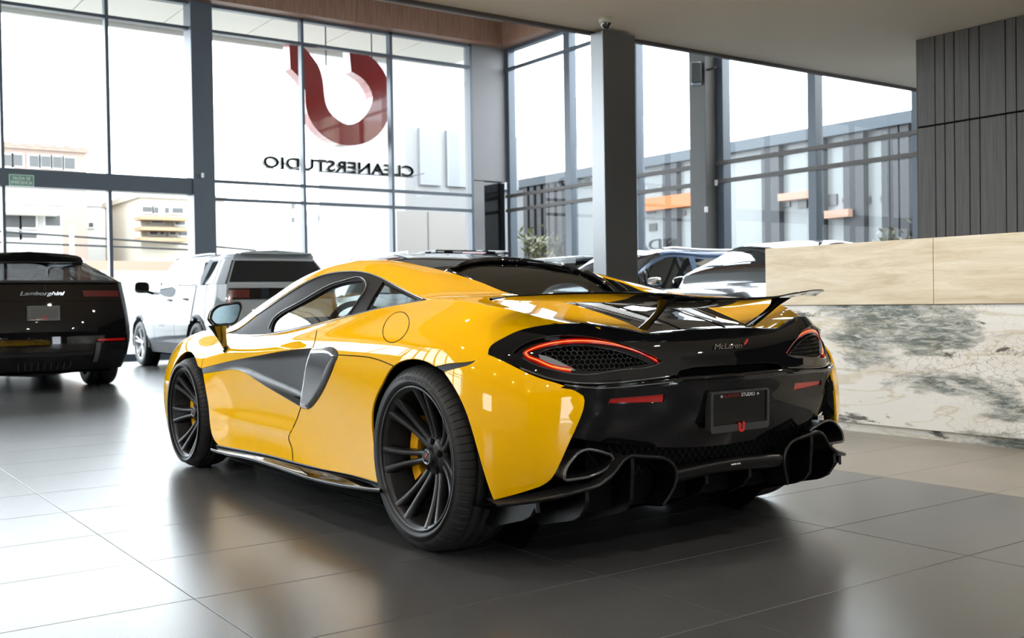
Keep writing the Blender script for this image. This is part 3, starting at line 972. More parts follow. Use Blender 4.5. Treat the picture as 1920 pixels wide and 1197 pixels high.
# ---- glass area
RX2 = np.array([2.62, 2.5, 2.35, 2.2, 2.05, 1.95, 1.85])
S_WS = Tensor(list(-RX2), [0, .12, .24, .36, .48, .60], roof_rows(RX2))
if S_WS.normal(np.array([[-2.2, .2]]))[0, 2] < 0: S_WS.sign = -1
wl = cat(np.stack([np.linspace(-2.5, -1.96, 30), np.full(30, .004)], -1), [[-1.96, .48], [-2.6, .48], [-2.58, .24]])
both('windscreen', S_WS, wl, M_GLASSC, h=.05, off=-.004, thick=0)
GX = np.array([2.45, 2.3, 2.15, 2.0, 1.85, 1.7, 1.55, 1.4, 1.2, 1.0, .8, .6, .45, .31])
gb = S_SIDE.eval(np.stack([-GX, np.full(len(GX), VT)], -1)); ga = row_at(A_, GX)
gm = (gb+ga)/2+np.stack([0*GX, .02*np.minimum(1, (ga[:, 2]-gb[:, 2])/.2), .006*np.minimum(1, (ga[:, 2]-gb[:, 2])/.2)], -1)
S_GL = Tensor(list(-GX), [0, .1, .2], np.stack([gb, gm, ga], 1)+[0, -.010, 0])
if S_GL.normal(np.array([[-1.2, .1]]))[0, 1] < 0: S_GL.sign = -1
op1 = S_GL.px(cat(sm([(508, 619), (511, 606), (521, 594), (548, 577.5), (593, 552.6), (627, 535), (652, 528), (676, 525.5)], 30), sm([(680.5, 526), (683.5, 531), (674.5, 556), (661, 577), (650, 590)], 10), sm([(640, 597), (600, 608.5), (567, 616), (530, 622.5), (508, 625)], 12)))
op1[:, 1] = np.maximum(op1[:, 1], .004)
op2 = S_GL.px(cat(sm([(718, 528), (752, 544), (789, 562)], 10), sm([(787, 563.5), (708, 579.5), (684, 586)], 8), sm([(686, 583), (702, 552), (718, 528)], 6)[:-1]))
op2[:, 1] = np.clip(op2[:, 1], .004, .196)
gl_loop = cat(np.stack([np.linspace(-2.45, -.315, 60), np.full(60, .0005)], -1), np.stack([np.linspace(-.315, -2.45, 60), np.full(60, .1995)], -1))
both('window_frame', S_GL, gl_loop, M_WFRAME, holes=[op1, op2], h=.02, thick=.02)
both('door_window', S_GL, op1, M_GLASSC, h=.05, off=-.008, thick=0)
both('quarter_window', S_GL, op2, M_GLASSD, h=.05, off=-.006, thick=0)
seam(S_GL, [(440, 622), (470, 600), (495, 583), (527, 561), (572, 532.5), (606, 517), (640, 511), (674, 510.5), (708, 519.5), (748, 540), (794, 562)], .0028, .003, M_GREYGLOSS, 'window_trim', n=50)
seam(S_GL, [(505, 617), (509, 605), (519, 592), (546, 575.5), (591, 550), (626, 532), (652, 524.5), (680, 522.5), (687, 531), (677, 557), (655, 590)], .0035, .003, M_GREYGLOSS, 'window_seal', n=50)
seam(S, [(437, 627.5), (467, 630), (490, 629.5), (524, 624.5), (567, 615.3), (600, 608.3), (650, 595), (707, 580), (792, 564.2)], .003, .001, M_GREYGLOSS, 'waist_trim', n=40)
# ---- rear window between the buttresses, deck and engine cover
RT = np.array([(.615, .417, 1.076), (.66, .35, 1.098), (.72, .22, 1.125), (.76, .10, 1.139), (.772, 0, 1.142)])
RBt = np.array([(.27, .385, .925), (.27, .33, .928), (.265, .22, .930), (.262, .10, .932), (.26, 0, .932)])
def rw(t):
    P = RT*(1-t)+RBt*t
    P = P+[0, 0, .02*math.sin(math.pi*t)]
    return P
tt = np.linspace(0, 1, 12)
half = np.array([rw(t) for t in tt])
full = np.concatenate([half, half[:, ::-1][:, 1:]*[1, -1, 1]], 1)
full_s = np.array([curve(r, 40) for r in full])
MB().grid(full_s+[0, 0, -.014], flip=True).build('rear_window', M_GLASSD, car)
lip = full_s[0]
MB().tube(lip+[-.004, 0, -.004], .008, 8).build('roof_trailing_edge', M_BLK, car)
for s in (1, -1):
    P = np.array([rw(t)[0] for t in tt])*[1, s, 1]
    MB().tube(P+[-.01, -.02*s, 0], .013, 6).build('window_strut', M_BLK, car)
DX = np.array([.30, .15, 0, -.15, -.30, -.42, -.52, -.60, -.66])
DZ = np.interp(DX, [-.66, -.6, -.5, -.3, -.15, 0, .3], [.818, .818, .843, .890, .912, .918, .922])
db = row_at(B_, np.clip(DX, -.60, .3))
dr = []
for x, z, b in zip(DX, DZ, db):
    zb = min(b[2], z+.0)
    dr.append([(x, b[1]*t+.0, z-.004+(.010*(1-t*t))) for t in (1.0, .7, .35, 0, -.35)])
S_DECK = Tensor(list(-DX), [0, .12, .24, .36, .48], dr)
if S_DECK.normal(np.array([[.3, .2]]))[0, 2] < 0: S_DECK.sign = -1
both('engine_cover', S_DECK, cat(np.stack([np.linspace(-.30, .655, 40), np.full(40, .0)], -1), [[.655, .36], [-.3, .36]]), M_CARB, h=.03)
for s in (1, -1):
    X_ = np.linspace(.6, -.58, 40)
    top = row_at(B_, X_)+[0, -.001, -.002]
    bot = top.copy(); bot[:, 2] = np.minimum(top[:, 2]-.004, np.interp(X_, DX[::-1], DZ[::-1])-.008); bot[:, 1] -= .012
    MB().grid(np.stack([top, bot], 1)*[1, s, 1], flip=(s > 0)).build('buttress_inner_face', M_CARB, car)
strip1 = S_DECK.px(cat(sm([(1050, 562), (1084, 563), (1150, 578), (1206, 594.5)], 14), sm([(1241, 609.5), (1215, 605), (1197, 601), (1120, 580), (1075, 567.5)], 12)))
strip1[:, 1] = np.clip(strip1[:, 1], .012, .3)
sa, sb = both('vent_strip', S_DECK, strip1, M_SILVER, h=.02, off=.004)
sl = [(1076+i*6.15, 567.2+i*1.69) for i in range(22)]
for s, par in ((1, sa), (-1, sb)):
    mbp = MB()
    for (x, y) in sl:
        uv = S_DECK.px([(x, y)]); c = S_DECK.eval(uv)[0]; n = S_DECK.normal(uv)[0]
        t1 = np.array([-.95, -.25, -.2]); t1 -= n*(t1 @ n); t1 /= np.linalg.norm(t1); t2 = np.cross(n, t1)
        c = c+n*.0046
        q = [c+t1*a*.0065+t2*b*.008 for a, b in ((-1, -1), (1, -1), (1, 1), (-1, 1))]
        mbp.add([p*np.array([1, s, 1]) for p in q], [(0, 1, 2, 3) if s > 0 else (3, 2, 1, 0)])
    o_ = mbp.build('perforations', M_VOID, par)
    o_['kind'] = 'stuff'
seam(S_DECK, [(1150, 573), (1200, 588), (1250, 606), (1275, 617)], .002, .001)
seam(S_DECK, [(1078, 570), (1130, 585), (1182, 600)], .004, .002, M_GREYGLOSS, 'cover_trim')

# ---- tail: upper panel with the lamp apertures
lamp = S_TAIL.px(cat(sm([(961, 660.5), (973, 649.6), (1004, 636), (1046, 628.7), (1088, 629), (1140, 637), (1182, 649.6), (1223.6, 666), (1241, 676)], 34), sm([(1240, 679), (1225.7, 685.5), (1171, 692.5), (1109, 701), (1077, 701), (1046, 695.5), (1004, 683.5), (979, 670.5), (962, 663)], 34)))
top_l = S_TAIL.px(cat(sm([(915.5, 664), (916.5, 656), (936, 638.6), (973, 620.6), (1023.5, 609.8)], 16), sm([(1046, 608.2), (1088, 607), (1150, 614.4), (1209, 625.2)], 16)))
ctr_z = .822
sh = S_TAIL.px(sm([(1256, 706), (1157, 717.5), (1087, 718.5), (1035, 709.5), (975, 689), (936, 674.5)], 24))
slot_t = np.array([(0, .6925), (.20, .691), (.262, .683), (.282, .667)])
up_panel = cat(top_l, [[.20, ctr_z-.004], [.1, ctr_z-.001], [0, ctr_z]], slot_t, [[.285, sh[0, 1]+.006]], sh)
both('tail_panel', S_TAIL, up_panel, M_BLK, holes=[lamp], h=.018, thick=.02)
# lip along the top of the tail panel
lp = S_TAIL.eval(np.vstack([S_TAIL.px(sm([(1088, 607), (1150, 614.4), (1209, 625.2)], 12)), [[.20, ctr_z-.004], [.1, ctr_z-.001], [0, ctr_z]]]))
lpf = curve(np.vstack([lp, (lp*[1, -1, 1])[::-1][1:]]), 60)
MB().tube(lpf+[.003, 0, 0], .004, 8).build('tail_lip', M_BLK, car)
tl_top = S_TAIL.eval(top_l)
# lamp internals
inner = S_TAIL.px(cat(sm([(1009.6, 661), (1017, 656), (1046, 647.5), (1088, 644), (1129.7, 647.5), (1171, 658), (1213, 675.7)], 24), sm([(1221.6, 681), (1171, 688.5), (1109, 695), (1081.7, 693.5)], 14), sm([(1078, 692), (1046, 679), (1017, 668)], 10)))
led_px = cat(sm([(1234, 675.7), (1202.8, 659), (1161, 644), (1119, 637), (1077.5, 636), (1035.7, 641), (1004, 649.6), (988, 656.5)], 34), sm([(984.5, 660), (986.5, 664.5), (1004, 673.6), (1025, 683), (1046, 689), (1071, 693)], 16))
lampL = []
for s in (1, -1):
    lt = empty('tail_lamp', parent=car); lampL.append(lt)
    g = panel_geo(S_TAIL, lamp, [inner], .014, .03, -.016)
    shell_obj('lamp_bezel', g, M_BLK, lt, mirror=(s < 0))
    g = panel_geo(S_TAIL, inner, [], .03, 0, -.055)
    shell_obj('lamp_backing', g, M_VOID, lt, mirror=(s < 0))
    uv = S_TAIL.px(led_px); P = S_TAIL.eval(uv); N = S_TAIL.normal(uv)
    MB().tube((P-N*.012)*[1, s, 1], .0030, 8).build('light_strip', M_LED, lt)
    cen = uv.mean(0)
    for k, (sc_, dp) in enumerate(((1.035, .013), (1.06, .0145), (.965, .0135))):
        uv2 = uv.copy(); uv2[:, 0] = cen[0]+(uv[:, 0]-cen[0])*(1+(sc_-1)*.55); uv2[:, 1] = cen[1]+.004+(uv[:, 1]-cen[1]-.004)*(1+(sc_-1)*3.0)
        P2 = S_TAIL.eval(uv2); N2 = S_TAIL.normal(uv2)
        MB().tube((P2-N2*dp)*[1, s, 1], .0045, 6).build('lamp_reflector', M_LEDDIM, lt)
    ins = S_TAIL.px(cat(sm([(1010, 664), (1030, 670), (1050, 678.5), (1080, 693.5)], 12), sm([(1066, 693.5), (1033.6, 683), (1012.8, 671)], 8)))
    shell_obj('lamp_insert', panel_geo(S_TAIL, ins, [], .014, .01, -.010), mat('lamp grey', (.25, .25, .26), .3), lt, mirror=(s < 0))
    # honeycomb mesh
    hb = MB(); a = .0112
    iy = inner[:, 0]; iz = inner[:, 1]
    y = iy.min()
    edges = set()
    r3 = math.sqrt(3)
    for i in range(-1, 60):
        for j in range(-1, 40):
            cy = iy.min()+i*a*r3+(j % 2)*a*r3/2; cz_ = iz.min()+j*a*1.5
            if cy > iy.max()+a or cz_ > iz.max()+a: continue
            c6 = [(round(cy+a*math.sin(k*math.pi/3), 4), round(cz_+a*math.cos(k*math.pi/3), 4)) for k in range(6)]
            for k in range(6):
                e = tuple(sorted((c6[k], c6[(k+1) % 6]))); edges.add(e)
    edges = list(edges); mid = np.array([((e[0][0]+e[1][0])/2, (e[0][1]+e[1][1])/2) for e in edges])
    ok = inside(inner, mid)
    for e, k in zip(edges, ok):
        if not k: continue
        u2 = np.array(e); P2 = S_TAIL.eval(u2); N2 = S_TAIL.normal(u2)
        A1, B1 = P2[0]-N2[0]*.022, P2[1]-N2[1]*.022
        d_ = (B1-A1)/np.linalg.norm(B1-A1); w = np.cross(d_, N2[0])*.0007
        q = [A1+w, A1-w, B1-w, B1+w, A1+w-N2[0]*.016, A1-w-N2[0]*.016, B1-w-N2[1]*.016, B1+w-N2[1]*.016]
        hb.add([p*np.array([1, s, 1]) for p in q], [(0, 1, 2, 3), (0, 4, 5, 1), (2, 6, 7, 3)])
    o_ = hb.build('lamp_mesh_grille', mat('mesh black', (.03, .03, .03), .35), lt); o_['kind'] = 'stuff'

# ---- bumper below the slot
_sq2 = Spline([.38, .42, .47, .53, .59, .63, .648, .662, .672]); _q2 = [.690, .708, .728, .746, .758, .768, .771, .762, .735]
_sd2 = Spline([0, .3, .5, .65, .75, .85, .92, .97])
S_BUMP = Func(lambda y, z: np.stack([-_sq2(_q2, z)+_sd(_dd, np.abs(y)), y, z], -1), ((-.05, .95), (.38, .672)))
S_BUMP.sign = S_TAIL.sign
bt = S_BUMP.px(sm([(1256, 711.5), (1157, 722.5), (1095, 725), (1050, 717), (1011, 706)], 16))
be = S_BUMP.px(sm([(1061, 729), (1088, 740), (1097, 752), (1087, 789), (1066, 836)], 16))
bb = S_BUMP.px(sm([(1078, 822), (1134, 830), (1204, 837), (1300, 839), (1345, 836)], 16)); bb[-1] = (0, bb[-1, 1])
bt = bt[bt[:, 0] < .70]
bl = cat([[0, .664], [.2, .664], [.27, .6635]], bt, [[.735, .640], [.76, .45]], bb)
refl = S_BUMP.px([(1139, 758), (1144.5, 747.5), (1247, 739), (1246, 755.5)])
both('rear_bumper', S_BUMP, bl, M_BLK, holes=[refl], h=.02, thick=.03)
both('reflector', S_BUMP, S_BUMP.px([(1141, 756.5), (1145.5, 748.5), (1245.5, 740.2), (1244.5, 754.5)]), M_RED, h=.03, off=-.006, thick=.01)
# shelf between tail panel and bumper, slot cavity
for s in (1, -1):
    yy = np.linspace(.26, .70, 30)
    zt = np.interp(yy, np.sort(sh[:, 0]), sh[np.argsort(sh[:, 0]), 1])
    r0 = np.stack([tail_x(yy, zt)+.012, yy, zt+.004], -1); r1 = np.stack([-_sq2(_q2, np.full(30, .668))+_sd(_dd, yy), yy, zt*0+.6655], -1)
    r1[:, 2] = np.minimum(r1[:, 2], zt-.003)
    MB().grid(np.stack([r0, r1], 1)*[1, s, 1], flip=(s < 0)).build('bumper_shelf', M_BLK, car)
MB().box(-.66, -.60, -.285, .285, .60, .73).build('slot_cavity', M_VOID, car)
yy = np.linspace(-.29, .29, 24)
f0 = np.stack([-.735+_sd(_dd, abs(yy)), yy, 0*yy+.664], -1); f1 = np.stack([0*yy-.64, yy, 0*yy+.648], -1)
MB().grid(np.stack([f0, f1], 1)).build('slot_floor', M_BLK, car)
seam(S_TAIL, [(975, 690.5), (1031, 710.5), (1087, 718.8), (1157, 717.6), (1254, 706.5)], .0040, .000, M_GREYGLOSS, 'tail_crease_glint', n=40)  # grey bead added to stand for the highlight on the black edge
seam(S_BUMP, [(1058, 722), (1110.6, 728), (1204, 723), (1262, 717)], .0035, -.001, M_GREYGLOSS, 'bumper_crease_glint', n=40)  # likewise a lighter bead in place of the bumper edge's highlight
seam(S_TAIL, [(979, 671.5), (1004, 684.3), (1046, 696.5), (1077, 702), (1109, 702), (1171, 693.3), (1226, 686.2), (1241, 679.5)], .0016, .0, M_GREYGLOSS, 'lamp_edge_glint', n=40)  # bright line under the lamp, put in as a thin grey bead
# sensors
for s in (1, -1):
    for yb, zb in ((.24, .455), (.60, .55)):
        uv = np.array([[yb, zb]]); c = S_BUMP.eval(uv)[0]; n = S_BUMP.normal(uv)[0]
        t1 = np.cross(n, [0, 0, 1]); t1 /= np.linalg.norm(t1); t2 = np.cross(t1, n)
        pts = [(c+n*.0012+.010*(math.cos(a)*t1+math.sin(a)*t2))*[1, s, 1] for a in np.linspace(0, 2*math.pi, 24)[:-1]]
        MB().tube(pts, .0009, 4, closed=True).build('parking_sensor', M_SATIN, car)
# backing behind the tail so nothing shows through
MB().box(-.58, -.2, -.60, .60, .30, .80).build('rear_structure', M_VOID, car)

# ---- number plate
pt = on_plane(1385, 770, 0, -.765)
plate = empty('number_plate', parent=car)
pc = np.array([-.762, 0.0, .600]); ph, pw = .150, .31
tilt = np.array([.03, 0, -1.0]); tilt /= np.linalg.norm(tilt)
def pl(y, t, d=0): return pc+np.array([-d, y, 0])+tilt*t
mb = MB()
def frame_ring(mb, o, i, d0, d1):
    vo = [pl(y, t, d0) for y, t in o]; vi = [pl(y, t, d0) for y, t in i]; vb = [pl(y, t, d1) for y, t in o]
    n = len(o)
    mb.add(vo+vi, [(k, (k+1) % n, n+(k+1) % n, n+k) for k in range(n)])
    mb.add(vo+vb, [(k, n+k, n+(k+1) % n, (k+1) % n) for k in range(n)])
    vj = [pl(y, t, d1+.002) for y, t in i]
    mb.add(vi+vj, [(k, (k+1) % n, n+(k+1) % n, n+k) for k in range(n)])
def rr(y0, y1, t0, t1, r):
    out = []
    for cy, ct, a0 in ((y0+r, t0+r, 180), (y1-r, t0+r, 270), (y1-r, t1-r, 0), (y0+r, t1-r, 90)):
        for a in (0, 30, 60, 90): out.append((cy+r*math.cos(math.radians(a0+a)), ct+r*math.sin(math.radians(a0+a))))
    return out
frame_ring(mb, rr(-pw/2, pw/2, 0, ph, .012), rr(-pw/2+.012, pw/2-.012, .008, ph-.026, .004), .008, -.02)
mb.build('plate_frame', mat('plate frame', (.035, .035, .036), .4), plate)
MB().add([pl(y, t, .002) for y, t in ((-.145, .005), (.145, .005), (.145, .128), (-.145, .128))], [(0, 1, 2, 3)]).build('plate_face', M_BLK, plate)
xd, yd = (0, -1, 0), -tilt
place_text(MB(), 'CLEANER', pl(.045, .018, .003), xd, yd, width=.085, height=.011, extrude=.0006).build('plate_lettering', mat('dim red print', (.22, .01, .01), .5), plate)
place_text(MB(), 'STUDIO', pl(-.043, .018, .003), xd, yd, width=.072, height=.013, extrude=.0006).build('plate_lettering', M_WHITE, plate)
for yb in (.098, -.095):
    lathe(MB(), [(0, .002), (.003, .003), (.006, .002), (.006, -.002)], 12, axis=0).xf(lambda p: pl(0, 0, .004)+np.array([-p[0], p[1]+yb, p[2]-.019])).build('plate_screw', M_STEEL, plate)
def ring_mark(mb, centre, ex, ey, w, h, depth, en):
    """solid of the mark: path swept with a flat section"""
    c = np.array(centre, float)
    outer = [(-.46, .5)]+[(.46*math.cos(math.radians(a)), -.05+.45*math.sin(math.radians(a))) for a in np.linspace(180, 360, 20)]+[(.46, .56)]
    inner_ = [(-.18, .5)]+[(.18*math.cos(math.radians(a)), -.05+.20*math.sin(math.radians(a))) for a in np.linspace(180, 360, 20)]+[(.18, .56)]
    n = len(outer)
    fr = [c+np.array(ex)*x*w+np.array(ey)*y*h+np.array(en)*depth for x, y in outer+inner_]
    bk = [c+np.array(ex)*x*w+np.array(ey)*y*h for x, y in outer+inner_]
    mb.add(fr, [(k, k+1, n+k+1, n+k) for k in range(n-1)])
    mb.add(bk, [(n+k, n+k+1, k+1, k) for k in range(n-1)])
    m = 2*n
    mb.add(fr+bk, [(k+1, k, m+k, m+k+1) for k in range(n-1)]+[(n+k, n+k+1, m+n+k+1, m+n+k) for k in range(n-1)]+[(0, n, m+n, m), (n-1, m+n-1, m+2*n-1, 2*n-1)])
    return mb
ring_mark(MB(), pl(-.003, .137, .008), (0, -1, 0), -tilt, .034, .036, .003, (-1, 0, 0)).build('plate_emblem', M_REDP, plate)

# ---- badge lettering and swoosh on the tail panel
bc = np.array([tail_x(np.array([0.]), np.array([.760]))[0]-.002, 0.012, .760])
place_text(MB(), 'McLaren', bc+[0, 0, 0], (0, -1, 0), (.35, 0, 1), width=.150, height=.021, extrude=.0015, shear=.4, spacing=.95).build('badge_lettering', mat('badge chrome', (.45, .43, .40), .18, metal=1.0), car)
sw = [(0, 0), (.25, .45), (.6, .85), (1.0, 1.0), (.92, .62), (.62, .25), (.3, .02)]
MB().add([bc+np.array([-.003+.2*(.012*(y+.3)), -(.082+x*.028), .002+y*.022]) for x, y in sw], [tuple(range(7))]).build('badge_swoosh', M_REDP, car)

# ---- rear wing
TE = np.array([(0, -.78, .939), (.11, -.775, .940), (.21, -.769, .944), (.32, -.75, .955), (.40, -.735, .961), (.47, -.712, .965), (.54, -.685, .967), (.61, -.655, .967), (.66, -.625, .966), (.72, -.58, .964), (.77, -.53, .961), (.83, -.465, .955), (.858, -.43, .947)])
tes = Spline(TE[:, 0]); ys = np.linspace(0, .858, 34)
wing = empty('rear_wing', parent=car)
rows = []
for y in np.concatenate([-ys[::-1], ys[1:]]):
    a = abs(y); x = tes(TE[:, 1], a)[0]; z = tes(TE[:, 2], a)[0]
    k = a/.858
    ch = .27*(1-.25*k*k) if k < .8 else .27*(1-.25*k*k)*math.sqrt(max(.01, 1-((k-.8)/.202)**2))
    dz = .032*(1-k**6)
    th = .012*(1-.5*k)
    sec = []
    for t, w in ((0, 0), (.10, .10), (.35, .75), (.7, 1.0), (.93, .7), (1, 0)):
        sec.append((x+ch*t, y, z-dz*(1-(1-t)**1.7)+th*w*.5))
    for t, w in ((.93, .7), (.7, 1.0), (.35, .9), (.10, .5), (.0, .45)):
        sec.append((x+ch*t, y, z-dz*(1-(1-t)**1.7)-th*w*.6-.002))
    rows.append(sec)
MB().grid(np.array(rows), closed_v=True).build('wing_blade', M_BLK, wing)
for s in (1, -1):
    mb = MB()
    top = np.array([-.705, .305, .936]); bot = np.array([-.55, .285, .826])
    prof = []
    for t in np.linspace(0, 1, 9):
        c = bot*(1-t)+top*t+np.array([-.012*math.sin(math.pi*t), 0, 0])
        w = .034-.012*math.sin(math.pi*t)+.03*max(0, t-.75)*4*.5
        th = .007+.010*max(0, t-.8)*5*.6
        prof.append([c+np.array([math.cos(a)*w, math.sin(a)*th, 0]) for a in np.linspace(0, 2*math.pi, 13)[:-1]])
    mb.grid(np.array(prof)*[1, s, 1], closed_v=True).build('wing_strut', M_CARB, wing)

# ---- lower rear: exhaust tips, mesh, diffuser
def tunnel(loop_px, xf, depth, name, m, rim_r, parent, shrink=.9, rim_mat=None, back=True):
    P = np.array([on_plane(x, y, 0, xf) for x, y in loop_px])
    c = P.mean(0)
    for s in (1, -1):
        e = empty(name, parent=parent) if False else None
        rows = [P, P*1.0+[.004, 0, 0], c+(P-c)*shrink+[depth, 0, 0]]
        MB().grid(np.stack(rows, 1)*[1, s, 1], closed_u=True).build(name, m, parent)
        MB().tube(P*[1, s, 1], rim_r, 8, closed=True).build(name+'_rim', rim_mat or m, parent)
        if back:
            q = (c+(P-c)*shrink+[depth, 0, 0])*[1, s, 1]
            MB().add(q, [tuple(range(len(q)))]).build(name+'_end', M_VOID, parent)
ex = cat(sm([(1058, 899), (1062, 878), (1073, 862)], 6), sm([(1082.5, 851), (1092, 845.5), (1134, 850)], 6), sm([(1144, 852.5), (1150, 858), (1147, 869), (1124.6, 887), (1099, 896)], 8), [(1078, 899), (1064, 901)])
tunnel(ex, -.655, .16, 'exhaust_tip', M_SATIN, .0055, car, .85, M_GREYGLOSS)
# dark cavity with wire mesh between bumper and diffuser
MB().box(-.60, -.585, -.60, .60, .20, .50).build('rear_mesh_backing', M_VOID, car)
mb = MB()
for i in range(-15, 16):
    for sgn in (1, -1):
        y0 = i*.034
        mb.add([(-.605, y0, .31), (-.605, y0+.0025, .31), (-.605, y0+.0025+sgn*.09, .42), (-.605, y0+sgn*.09, .42)], [(0, 1, 2, 3)])
o_ = mb.build('rear_mesh', mat('rear mesh wire', (.012, .012, .012), .5), car); o_['kind'] = 'stuff'
# diffuser: one arched tunnel on each side, a blade across the middle, upright fins below
RIM = curve([(-.50, .905, .248), (-.62, .79, .272), (-.685, .66, .300)], 8)
RIM = np.vstack([RIM, curve([(-.70, .625, .310), (-.71, .56, .352), (-.715, .528, .386), (-.715, .505, .397)], 8), curve([(-.715, .49, .399), (-.72, .36, .381)], 4), curve([(-.72, .335, .374), (-.722, .297, .345), (-.722, .285, .312), (-.716, .297, .262), (-.70, .33, .208)], 12)])
fwd = RIM.copy(); fwd[:, 0] += .42; fwd[:, 2] = np.minimum(.135, fwd[:, 2]-.06); fwd[:, 1] *= .97
midr = RIM*.62+fwd*.38; midr[:, 2] = RIM[:, 2]*.80+fwd[:, 2]*.20
for s in (1, -1):
    MB().tube(RIM*[1, s, 1], .0075, 8).build('diffuser_rim', M_DIFF, car)
    MB().grid(np.stack([RIM, RIM*.93+midr*.07, midr, fwd], 1)*[1, s, 1]).build('diffuser_tunnel', M_DIFF, car)
    dk = RIM[:16].copy(); dk2 = dk+[.10, -.02, .006]
    MB().grid(np.stack([dk, dk2], 1)*[1, s, 1]).build('diffuser_deck', M_DARK, car)
    for y0, zb, xo in ((.80, .185, .0), (.655, .178, .0), (.475, .185, .0), (.115, .20, .02)):
        k = np.argmin(abs(RIM[:28, 1]-y0)) if y0 > .3 else None
        x0, zt = (RIM[k, 0], RIM[k, 2]-.004) if k is not None else (-.715, .300)
        prof = [(x0+.012, zt), (x0+.010, zt-.04), (x0+.020, zb+.055), (x0+.045, zb+.022), (x0+.09, zb), (x0+.25, .140), (x0+.5, .118), (x0+.5, .15), (x0+.30, min(zt-.02, .22)), (x0+.06, zt-.004)]
        MB().prism(prof, 1, y0-.008, y0+.008).xf(lambda p: p*np.array([1, s, 1])).build('diffuser_fin', M_DIFF, car)
yb_ = np.linspace(-.285, .285, 21)
zt = .318+.012*np.cos(yb_/.285*math.pi/2)
xb_ = -.724+.01*abs(yb_)
bl_ = np.stack([np.stack([xb_+.05, yb_, zt+.012], -1), np.stack([xb_, yb_, zt+.010], -1), np.stack([xb_-.004, yb_, zt-.004], -1), np.stack([xb_+.004, yb_, zt-.034], -1), np.stack([xb_+.05, yb_, zt-.045], -1), np.stack([xb_+.45, yb_, 0*zt+.13], -1)], 1)
MB().grid(bl_, flip=True).build('diffuser_blade', M_DIFF, car)
MB().box(-.30, .1, -.66, .66, .112, .14).build('undertray', M_VOID, car)
mb = MB()
for k_, (a_, b_) in enumerate(((0, .006), (.009, .007), (.019, .006), (.029, .008), (.041, .006))):
    mb.box(-.7305, -.7285, .012-a_-b_, .012-a_, .3195, .3245)
mb.build('diffuser_mark', M_WHITE, car)
# closing strips where side, deck and tail surfaces meet
def bridge(pa, pb, name='tail_edge', m=None):
    for s in (1, -1):
        g = np.stack([pa, pa*.5+pb*.5, pb], 1)*[1, s, 1]
        MB().grid(g).build(name, m or M_BLK, car)
q1 = sm([(915.5, 664), (916.5, 656), (936, 638.6), (973, 620.6), (1023.5, 609.8)], 20)
bridge(S.eval(S.px(q1)), S_TAIL.eval(S_TAIL.px(q1)))
q2 = sm([(1023.5, 609.4), (1046, 608.0), (1088, 606.8), (1150, 614.2), (1209, 625.2)], 24)
ua = S_UP.px(q2); ua[:, 1] = np.clip(ua[:, 1], 0, .2)
bridge(S_UP.eval(ua)+[.004, 0, -.001], S_TAIL.eval(S_TAIL.px(q2))+[.010, 0, -.004], 'deck_edge', M_YEL)
q3 = sm([(936, 675), (1011, 710), (1061, 726), (1084, 737.5), (1095, 750), (1085, 789), (1064, 836)], 30)
tb = S_BUMP.px(q3); 
bridge(S.eval(S.px(q3))-S.normal(S.px(q3))*.004, S_BUMP.eval(tb)-S_BUMP.normal(tb)*.004, 'bumper_joint')

pil = cat(np.stack([np.linspace(-2.44, -.35, 60), np.full(60, .004)], -1), np.stack([np.linspace(-.35, -2.44, 60), np.full(60, .196)], -1))
both('pillar_lining', S_UP, pil, M_DARK, h=.04, off=-.012, thick=0)
